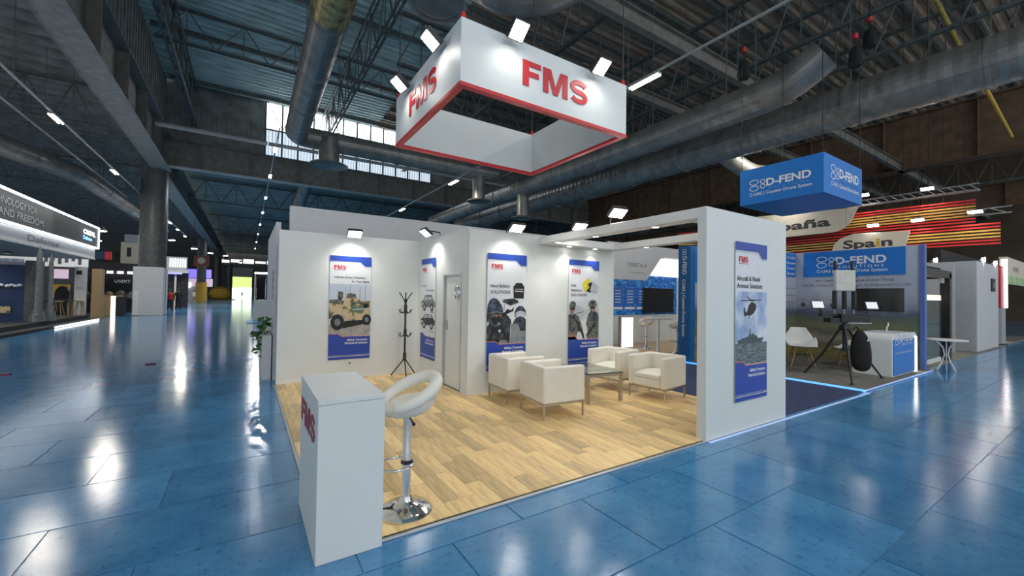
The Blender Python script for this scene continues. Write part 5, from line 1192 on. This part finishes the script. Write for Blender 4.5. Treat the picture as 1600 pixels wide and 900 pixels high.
# distant far lamps seen over the storeroom
for k, (x, y, z, lab) in enumerate(((13.5, 18.5, 4.4, 'distant lamp above the storeroom corner'), (15.5, 17.5, 4.6, 'second distant lamp above the storeroom wall'), (11.5, 20.0, 4.0, 'third distant lamp left of the storeroom corner'))):
    floodlight(lab, (x, y, z+0.4), None, (x, y, z), (x-0.6, y-1.0, z-2), 60, 'distant lamps behind the stand', 0.35, 1.9, 16.0)

# ================================================================ LEFT SIDE STANDS
ls = thing('black_fascia', 'black suspended fascia with white light lines over the left stand', 'fascia', (-7.15, 22.9, 3.93))
MB().box(-0.12, 0.0, -9.6, 9.6, 0.06, 1.14).build('panel', mat('fascia_dark', (0.030, 0.042, 0.052), 0.4, var=0.1), ls)
MB().box(-0.10, 0.04, -9.6, 9.6, 1.15, 1.22).build('light_line', 'ledwhite', ls); MB().box(-0.10, 0.04, -9.6, 9.6, 0.01, 0.07).build('light_line', 'ledwhite', ls); MB().box(-0.10, 0.04, 9.58, 9.63, 0.01, 1.22).build('light_line', 'ledwhite', ls)
MB().box(-6.0, -0.12, 9.0, 9.1, -0.55, 0.02).build('soffit_edge', 'greywall', ls); MB().box(-6.0, -0.05, -9.6, 9.4, -0.62, -0.55).build('soffit', 'greywall', ls); MB().box(-0.14, -0.08, -9.6, 9.4, -0.55, -0.02).build('lower_panel', 'greywall', ls)
text_split('BETTER TECHNOLOGY FOR', 0.26, (0.005, -4.2, 0.66), YA, ZA, 'p_light', ls, 5.6, 0.02); text_split('SECURITY AND FREEDOM', 0.26, (0.005, -4.2, 0.26), YA, ZA, 'p_light', ls, 6.2, 0.02)
text_split('CREAL', 0.22, (0.005, 7.0, 0.62), YA, ZA, emit('lit_white_letters', (1, 1, 1), 3), ls, 2.0, 0.04); text('Defense', 0.18, (0.005, 7.0, 0.33), YA, ZA, emit('lit_blue_letters', (0.02, 0.25, 1.0), 3), ls, 1.4, 0.03)
text_split('Defense', 0.26, (-0.075, 0.9, -0.42), YA, ZA, 'p_mid', ls, 3.2)
SB = 'small lamps under the black fascia'
for k, y in enumerate((19.5, 24.0, 28.5)):
    g = thing('soffit_lamp', ['nearest', 'middle', 'farthest'][k]+' small lamp under the black fascia soffit', 'lamp', (-9.3, y, 3.24), 0, SB)
    MB().lathe([(0.001,0.07),(0.14,0.07),(0.14,0.0),(0.12,0.0),(0.12,0.02),(0.001,0.02)], (0,0,0), 18).build('can', 'dark', g); MB().lathe([(0.001,0.012),(0.11,0.012),(0.11,0.018),(0.001,0.018)], (0,0,0), 18).build('lens', 'tube', g)
    spot(g, (0,0,-0.04), (0,0,-3), 160, 2.4, 0.8, (1, 0.95, 0.88), 0.12)
lp = thing('dark_platform', 'dark raised platform with a thin white light edge', 'platform', (-11, 23.5, 0))
MB().box(-6, 4.0, -7.5, 7.0, 0, 0.28).build('deck', 'carpetdark', lp, bevel=0.01); MB().box(4.4, 4.43, 1.0, 7.0, 0.02, 0.07).build('light_edge', 'ledwhite', lp); MB().box(4.0, 4.4, -7.5, 7.0, 0.0, 0.10).build('lower_step', 'carpetdark', lp)
nb = thing('navy_display_wall', 'navy display wall with white pictograms on the dark platform', 'display wall', (-8.7, 25.0, 0.28))
MB().box(-2.5, 1.1, -0.1, 0.1, 0, 2.3).build('panel', 'navy', nb); MB().box(-2.5, 1.1, -0.12, 0.12, 2.3, 2.42).build('top_edge', 'greywall2', nb); MB().box(1.1, 1.5, -0.1, 0.4, 0, 2.5).build('grey_return', 'concrete', nb)
for a in (0.15, 0.65):
    for q in range(4): MB().lathe([(0.001,0),(0.06,0.0),(0.08,0.05),(0.04,0.10),(0.001,0.1)], (a+q*0.11, -0.12, 1.40+0.03*(q%2)), 10).build('pictogram', 'wtext', nb)
MB().box(-0.3, 0.75, -0.13, -0.10, 0.35, 0.62).build('photo_print', 'p_sand', nb); MB().box(-0.3, 0.30, -0.13, -0.10, 0.75, 0.95).build('pictogram', 'p_light', nb)
for k, (x, y, h, r, lab) in enumerate(((-7.12, 24.6, 3.1, 0.10, 'tall grey rocket model standing on the dark platform'), (-6.95, 25.2, 2.85, 0.08, 'shorter grey rocket model beside the tall one'))):
    g = thing('rocket_model', lab, 'rocket model', (x, y, 0.28), 0, 'rocket models'); MB().lathe([(r*1.5,0),(r*1.5,0.3),(r,0.34),(r,h*0.78),(r*0.8,h*0.88),(r*0.4,h*0.96),(0.005,h)], (0,0,0), 18).build('body', 'p_mid', g, smooth=True)
    for q in range(4): a = PI/2*q+0.4; c, s = math.cos(a), math.sin(a); MB().prism([(r,0.0),(r*2.6,0.0),(r*2.2,0.25),(r,0.6)], (0,0,0), (c,s,0), ZA, 0.015).build('fin', 'p_mid', g)
for k, (x, y, lab) in enumerate(((-11.2, 34.6, 'white poster wall with yellow swirl above the navy wall'), (-9.1, 34.9, 'white printed poster wall behind the rocket models'))):
    g = thing('poster_wall', lab, 'display wall', (x, y, 0.1)); MB().box(-1.3, 1.0, 0, 0.12, 2.85, 4.1).build('panel', emit('lit_poster', (0.9, 0.93, 0.96), 0.25), g); MB().box(-1.3, 1.0, 0, 0.12, 0, 2.85).build('lower_wall', 'concrete', g)
    if k == 0:
        for q in range(2):
            mb = MB(); ring2d(0.1+q*0.6, 3.3, 0.22, 0.20, 0.10, (0,-0.01,0.3), XA, ZA, mb, 0.01, 16); mb.build('swirl_print', 'yellow', g)
        MB().box(-1.3, 0.6, -0.02, 0, 2.85, 3.2).build('sky_print', 'p_skycloud', g)
    else:
        for q in range(7): MB().box(-1.1+q*0.28, -0.95+q*0.28, -0.02, 0, 3.0+0.1*(q%3), 3.4+0.12*(q%2)).build('print_block', 'p_mid', g)
        MB().box(-0.5, 0.2, -0.02, 0, 2.15, 2.7).build('pink_print', 'pink', g); MB().box(-0.5, 0.3, -0.02, 0, 1.0, 1.8).build('ochre_print', 'yellow', g)
g = thing('blue_band_sign', 'navy band sign under the black fascia end', 'sign', (-8.6, 36, 3.55)); MB().box(-0.1, 0.1, 0.02, 0.12, -3.55, 0).build('post', 'dark', g); MB().box(-1.2, 1.0, 0, 0.15, 0, 0.5).build('panel', 'navy', g); MB().box(1.0, 1.3, 0, 0.15, 0, 0.5).build('red_end', 'red', g)
g = thing('grey_info_panel', 'pale grey upright info panel at the platform end', 'display panel', (-7.25, 30.2, 0.05)); MB().box(-0.22, 0.22, -0.06, 0.06, 0, 2.75).build('panel', 'greywall', g); MB().box(-0.15, 0.05, -0.08, -0.06, 2.35, 2.55).build('print', 'p_dark', g); text('AEROSPACE', 0.09, (-0.15, -0.062, 1.6), XA, ZA, 'p_mid', g, 0.3)
g = thing('wood_partition', 'brown wooden partition behind the grey info panel', 'partition', (-6.95, 31.0, 0.05)); MB().box(-0.05, 0.35, -0.1, 0.4, 0, 2.7).build('panel', 'wood', g)
g = thing('dark_arch', 'dark arched booth opening behind the high table', 'booth', (-8.5, 32.4, 0.0)); MB().prism([(-0.28,0),(0.28,0),(0.28,1.3)]+[(0.28*math.cos(math.radians(a)), 1.3+0.5*math.sin(math.radians(a))) for a in range(15, 180, 15)]+[(-0.28,1.3)], (0,0.3,0), XA, ZA, 0.3).build('arch', 'dark', g)
ht = thing('high_table', 'long dark high table at the end of the platform', 'table', (-7.9, 29.3, 0.28)); MB().box(-0.6, 0.6, -0.35, 0.35, 0.74, 0.80).build('table_top', 'dark', ht)
for x in (-0.52, 0.52):
    for y in (-0.28, 0.28): MB().bar((x,y,0), (x,y,0.74), 0.05).build('leg', 'wood', ht)
for k, (x, y) in enumerate(((-8.3, 28.5), (-7.6, 28.6), (-7.2, 29.9))):
    g = thing('wooden_stool', ['leftmost','middle','rightmost'][k]+' wooden stool at the dark high table', 'stool', (x, y, 0.28), 0, 'stools at the high table'); MB().lathe([(0.001,0.72),(0.18,0.72),(0.19,0.75),(0.001,0.77)], (0,0,0), 16).build('seat', 'wood', g)
    for a in range(4): c, s = math.cos(a*PI/2+0.7), math.sin(a*PI/2+0.7); MB().tube([(0.10*c,0.10*s,0.72),(0.24*c,0.24*s,0)], 0.018, 6).build('leg', 'wood', g)
wcn = thing('wooden_counter', 'long wooden reception counter with a lit white corner', 'counter', (-7.15, 35.2, 0)); MB().box(-0.75, 0.15, -0.4, 0.5, 0, 1.22).build('body', 'wood', wcn, bevel=0.01); MB().box(0.15, 0.36, -0.42, -0.2, 0, 1.25).build('lit_corner', emit('warm_white_corner', (1, 0.78, 0.68), 1.6), wcn); MB().box(0.36, 0.7, -0.4, 0.5, 0, 1.2).build('dark_side', 'dark', wcn); MB().box(-0.78, 0.72, -0.42, 0.52, 1.22, 1.27).build('top', 'wood', wcn)
dbk = thing('dark_stand', 'dark stand with white lettering behind the wooden counter', 'stand', (-8.0, 41, 0)); MB().box(-2.5, 1.6, 0, 0.2, 0, 3.6).build('back_wall', 'dark', dbk); MB().box(-1.2, 1.3, -1.2, -1.1, 2.08, 2.42).build('sign_bar', 'black', dbk); text('UVIXT', 0.2, (0.15, -1.21, 2.15), XA, ZA, 'wtext', dbk, 0.85, 0.03)
for q in range(4): MB().box(-1.0+q*0.55, -0.65+q*0.55, -0.4, -0.35, 2.8, 3.0).build('lit_screen', 'lightbox', dbk)
for q in range(5): MB().lathe([(0.001,0),(0.25,0.05),(0.28,0.3),(0.12,0.5),(0.001,0.52)], (-1.4+q*0.6, -0.8, 1.0+0.1*(q%2)), 10).build('display_item', ('p_camo','p_mid','wood')[q%3], dbk)
cb = thing('cream_tower', 'cream box tower rising above the dark stand', 'tower', (-7.4, 43, 0)); cb.location.z = 3.3; MB().box(-0.3, 0.3, -0.2, 0.2, -3.3, 0).build('mast', 'dark', cb); MB().box(-0.7, 0.8, -0.5, 0.5, 0, 2.0).build('body', 'cream', cb); MB().box(-0.35, -0.1, -0.52, -0.5, 0.9, 1.6).build('print', 'p_dark', cb); MB().box(-0.5, 0.3, -0.55, 0.5, 1.95, 2.6).build('grey_box', 'greywall2', cb)
cbx = thing('column_box', 'white box cladding around the foot of the thick column', 'cladding', (-5.33, 36.1, 0)); MB().box(-0.76, 0.74, -0.95, 0.9, 0, 3.15).build('body', 'greywall', cbx, bevel=0.01); MB().box(-0.70, -0.45, -1.0, -0.95, 0.05, 1.6).build('hatch', 'shell', cbx)
# far aisle stands
fs_ = thing('lit_fascia_stand', 'stand with tall white lit lettering beyond the thick column', 'stand', (-6.0, 51, 0)); MB().box(-1.2, 1.1, -0.3, 0.3, 3.6, 4.9).build('grey_header', 'greywall2', fs_)
for q in range(7): MB().box(-0.2+q*0.19, -0.1+q*0.19, -0.36, -0.3, 3.9, 4.75).build('lit_letter', 'lightbox', fs_)
MB().box(-1.2, 1.3, -0.6, 0.2, 3.35, 3.6).build('canopy', 'greywall', fs_); MB().box(-1.2, 1.2, 0.3, 0.4, 0, 3.4).build('back_wall', 'dark', fs_); MB().box(0.2, 0.35, -0.3, -0.2, 0, 3.3).build('lit_post', 'cream', fs_); MB().box(-1.2, 0.8, -0.65, -0.6, 3.22, 3.35).build('violet_edge', 'violet', fs_)
vs_ = thing('violet_stand', 'violet and pink lit stand far down the aisle', 'stand', (-6.9, 84, 0)); MB().box(-2.0, 2.0, 0, 0.3, 3.8, 5.2).build('violet_band', 'violet', vs_); MB().box(-2.4, 2.2, 0.1, 0.4, 2.4, 3.7).build('pink_wall', 'pink', vs_); MB().box(-2.4, 1.5, 0.2, 0.5, 0, 2.4).build('back_wall', 'greywall', vs_); MB().box(-1.8, -0.6, -0.05, 0, 2.2, 3.0).build('lit_screen', 'lightbox', vs_)
rs = thing('column_sign', 'red square sign with a pale disc on the second column', 'sign', (-5.9, 79.2, 5.5)); MB().box(-0.95, 0.95, -0.1, 0.1, 0, 1.6).build('panel', mat('dull_red', (0.32, 0.08, 0.06), 0.5, var=0.1), rs); MB().lathe([(0.5,-0.12),(0.5,-0.1)], (0,0,0.85), 20, 'y').build('disc', 'cream', rs)
MB().lathe([(0.72,0),(0.72,3.0)], (0,0,0), 24).build('yellow_wrap', 'yellow', col2)
yp = thing('yellow_display', 'bushy yellow display object far down the aisle', 'display', (-4.4, 100, 0)); MB().lathe([(0.6,0),(1.6,0.4),(1.9,1.2),(1.4,2.2),(0.4,2.6),(0.01,2.65)], (0,0,0), 14).build('heap', 'yellow', yp); MB().box(-2.6, 2.6, -1, 1, 0, 0.15).build('plinth', mat('olive_plinth', (0.2, 0.2, 0.05), 0.7, var=0.1), yp)
# strip of far lights across the end of the hall
fl_ = thing('far_light_band', 'bright band of lit signs across the end of the hall', 'light band', (0, 125, 0)); MB().box(-6, 12, 0.2, 0.4, 8.6, 8.9).build('beam', 'truss', fl_); MB().box(-6, -5.7, 0.2, 0.4, 0, 8.6).build('post', 'truss', fl_)
for q in range(7): MB().box(-6+q*2.6, -6+q*2.6+2.3, 0, 0.2, 8.9+0.15*(q%2), 9.6+0.2*(q%3)).build('lit_panel', 'lightbox', fl_)
kk = thing('white_kiosk', 'white framed kiosk at the right side of the aisle', 'kiosk', (0.85, 28.8, 0)); MB().box(-0.45, 0.6, -0.5, 0.5, 0, 1.15).build('counter_body', 'greywall', kk)
for x in (-0.42, 0.55): MB().box(x-0.03, x+0.03, -0.3, -0.24, 1.15, 2.75).build('post', 'shell', kk)
MB().box(-0.45, 0.6, -0.3, -0.2, 2.7, 2.8).build('beam', 'ledwhite', kk); MB().box(-0.35, 0.1, -0.2, -0.1, 1.2, 2.6).build('screen', 'screen', kk); MB().box(0.14, 0.5, -0.2, -0.1, 1.2, 2.6).build('screen', 'navy', kk)
br_ = thing('blue_mat', 'light blue mat at the foot of the white kiosk', 'mat', (0.55, 26.8, 0)); MB().box(-0.5, 0.6, -1.5, 1.4, 0, 0.02).build('sheet', mat('light_blue_mat', (0.12, 0.30, 0.50), 0.6, var=0.1), br_)
# planter beside the sliver wall
pl = thing('planter', 'pale planter box with trailing plant at the aisle edge', 'planter', (0.33, 9.6, 0)); MB().box(-0.06, 0.09, -0.75, 0.85, 0, 0.82).build('box', 'greywall', pl, bevel=0.005)
lv = MB(); lv.add([(0,0,0),(0.03,0.05,0.012),(0,0.11,0),(-0.03,0.05,0.012)], [(0,1,2),(0,2,3)]); lme = lv.mesh('leaf')
for k in range(90):
    o = put('leaf', lme, 'green', pl); a = random.uniform(0, 2*PI); rr = random.uniform(0.0, 0.12)
    hang = random.random() < 0.45
    o.location = (-0.03+rr*math.cos(a)*0.7-(0.07 if hang else 0), random.uniform(-0.72, 0.1), (random.uniform(0.40, 0.85) if hang else random.uniform(0.82, 1.12)))
    o.rotation_euler = (random.uniform(-1, 1), random.uniform(-1, 1), a); s = random.uniform(0.8, 1.6); o.scale = (s, s, s)

for k, (x, y, z, lab) in enumerate(((-7.6, 52, 7.2, 'first distant spotlight beyond the thick column'), (-6.6, 55, 6.9, 'second distant spotlight beyond the thick column'), (-5.0, 58, 6.4, 'third distant spotlight above the lit lettering stand'), (-4.0, 66, 6.6, 'distant spotlight left of the red column sign'), (-2.6, 72, 6.8, 'distant spotlight right of the red column sign'), (-9.5, 44, 6.2, 'distant spotlight left of the thick column, higher'), (-10.2, 46, 5.6, 'distant spotlight left of the thick column, lower'), (-1.0, 90, 7.0, 'farthest spotlight before the bright gate'))):
    g = thing('distant_spotlight', lab, 'spotlight', (x, y, z), 0, 'distant hanging spotlights')
    MB().lathe([(0.001,0.3),(0.12,0.3),(0.30,0.0),(0.001,0.0)], (0,0,0), 12).build('shade', 'dark', g); MB().lathe([(0.001,-0.06),(0.27,-0.06),(0.27,0.0),(0.001,0.0)], (0,0,0), 12).build('lens', 'tubecool', g); MB().bar((0,0,0.3), (0,0,(13.2 if x > -5.6 else 11.9)-z), 0.02).build('cord', 'black', g)
# stands lining the far side of the aisle
for k, (x, y, wd, hh, m1, lab) in enumerate(((-9.5, 62, 2.6, 3.4, 'greywall', 'pale distant stand left of the violet one'), (-8.5, 100, 3.5, 3.2, 'cream', 'cream distant stand beyond the violet one'), (2.2, 44, 1.8, 2.9, 'greywall2', 'grey distant stand on the far right of the aisle'), (2.6, 62, 2.4, 3.2, 'greywall', 'pale distant stand farther along the right of the aisle'))):
    g = thing('distant_stand', lab, 'stand', (x, y, 0)); MB().box(-wd/2, wd/2, -1, 1, 0, hh).build('body', m1, g); MB().box(-wd/2-0.1, wd/2+0.1, -1.1, 1.1, hh, hh+0.35).build('fascia', 'navy' if k % 2 else 'dark', g); MB().box(-wd/2+0.2, wd/2-0.2, -1.06, -1.0, 1.2, 2.4).build('lit_screen', 'lightbox', g); MB().box(-wd/2, wd/2, -1.9, -1.3, 0, 1.0).build('counter', 'wood' if k % 2 else 'dark', g)
for x, y, lab in ((-1.73, 11.9, 'small dark red scrap on the aisle floor nearer the stand'), (-3.75, 11.6, 'small dark red scrap on the aisle floor nearer the dark platform')):
    g = thing('floor_scrap', lab, 'scrap', (x, y, 0.0), 0.4, 'red scraps on the floor'); MB().prism([(-0.09,-0.03),(0.05,-0.04),(0.10,0.0),(0.03,0.04),(-0.08,0.03)], (0,0,0), XA, YA, 0.03).build('scrap_body', mat('dark_red_scrap', (0.22, 0.02, 0.06), 0.5, var=0.3), g, bevel=0.006)
# ---- people in the distance
def person(label, x, y, rz, top, low, h=1.72, step=0.16):
    g = thing('person', label, 'person', (x, y, 0.0), rz, 'distant people in the aisle')
    k = h/1.72
    J = {'pel': (0,0,0.95,0.13), 'spine': (0,0,1.15,0.125), 'chest': (0,0,1.36,0.145), 'neck': (0,0,1.48,0.055), 'chin': (0.02,0,1.56,0.07), 'head': (0.01,0,1.65,0.085),
         'ls': (0,0.18,1.40,0.065), 'le': (-0.03,0.24,1.12,0.045), 'lw': (0.06,0.24,0.88,0.033), 'rs': (0,-0.18,1.40,0.065), 're': (-0.03,-0.24,1.12,0.045), 'rw': (0.06,-0.24,0.88,0.033),
         'lh': (0,0.09,0.90,0.095), 'lk': (step*0.6,0.10,0.50,0.065), 'la': (step*0.7,0.10,0.09,0.045), 'lf': (step*0.7+0.14,0.11,0.04,0.035),
         'rh': (0,-0.09,0.90,0.095), 'rk': (-step*0.2,-0.10,0.50,0.065), 'ra': (-step,-0.10,0.09,0.045), 'rf': (-step+0.14,-0.11,0.04,0.035),
         'lhand': (0.08,0.24,0.78,0.03), 'rhand': (0.08,-0.24,0.78,0.03)}
    E_ = [('pel','spine'),('spine','chest'),('chest','neck'),('neck','chin'),('chin','head'),('chest','ls'),('ls','le'),('le','lw'),('lw','lhand'),('chest','rs'),('rs','re'),('re','rw'),('rw','rhand'),('pel','lh'),('lh','lk'),('lk','la'),('la','lf'),('pel','rh'),('rh','rk'),('rk','ra'),('ra','rf')]
    nm = list(J); me = bpy.data.meshes.new('body'); me.from_pydata([(J[n][0]*k, J[n][1]*k, J[n][2]*k) for n in nm], [(nm.index(a), nm.index(b)) for a, b in E_], [])
    o = bpy.data.objects.new('body', me); COL.objects.link(o); o.parent = g
    sk = o.modifiers.new('skin', 'SKIN'); sk.use_smooth_shade = True
    for i, n in enumerate(nm): v = me.skin_vertices[0].data[i]; v.radius = (J[n][3]*k, J[n][3]*k); v.use_root = (n == 'pel')
    o.modifiers.new('sub', 'SUBSURF').render_levels = 1
    # colour by height: trousers, top, skin
    m = bpy.data.materials.new('person_clothing'); m.use_nodes = True; N = m.node_tree.nodes; L = m.node_tree.links; b = N['Principled BSDF']; b.inputs['Roughness'].default_value = 0.8
    tc = N.new('ShaderNodeTexCoord'); sx = N.new('ShaderNodeSeparateXYZ'); mr = N.new('ShaderNodeMapRange'); mr.inputs['From Max'].default_value = h; rp = N.new('ShaderNodeValToRGB'); rp.color_ramp.interpolation = 'CONSTANT'; e = rp.color_ramp.elements
    e[0].position = 0; e[0].color = (0.01,0.01,0.012,1); e[1].position = 0.05; e[1].color = (*low,1)
    q = e.new(0.55); q.color = (*top,1); q = e.new(0.865); q.color = (0.42,0.26,0.19,1)
    L.new(tc.outputs['Object'], sx.inputs[0]); L.new(sx.outputs['Z'], mr.inputs['Value']); L.new(mr.outputs['Result'], rp.inputs['Fac']); L.new(rp.outputs['Color'], b.inputs['Base Color'])
    me.materials.append(m)
    MB().lathe([(0.088*k,1.62*k),(0.102*k,1.67*k),(0.094*k,1.72*k),(0.05*k,1.755*k),(0.002,1.76*k)], (0,0,0), 16).build('hair', 'dark', g, smooth=True)
    return g
person('person in a red top beside the white column box', -5.05, 42.0, 2.2, (0.45,0.04,0.03), (0.03,0.03,0.04))
person('person in dark clothes next to the one in red', -4.7, 43.5, -1.2, (0.02,0.02,0.025), (0.02,0.02,0.025), 1.8)
person('person in a dark jacket with back turned farther down the aisle', -5.9, 60, 1.0, (0.015,0.015,0.02), (0.02,0.022,0.03), 1.85)
person('person in a pale shirt among the far stands', -5.4, 64, 2.6, (0.5,0.42,0.32), (0.25,0.2,0.15))
person('small figure walking near the bright gate', -0.8, 118, -1.5, (0.05,0.05,0.06), (0.05,0.05,0.07))
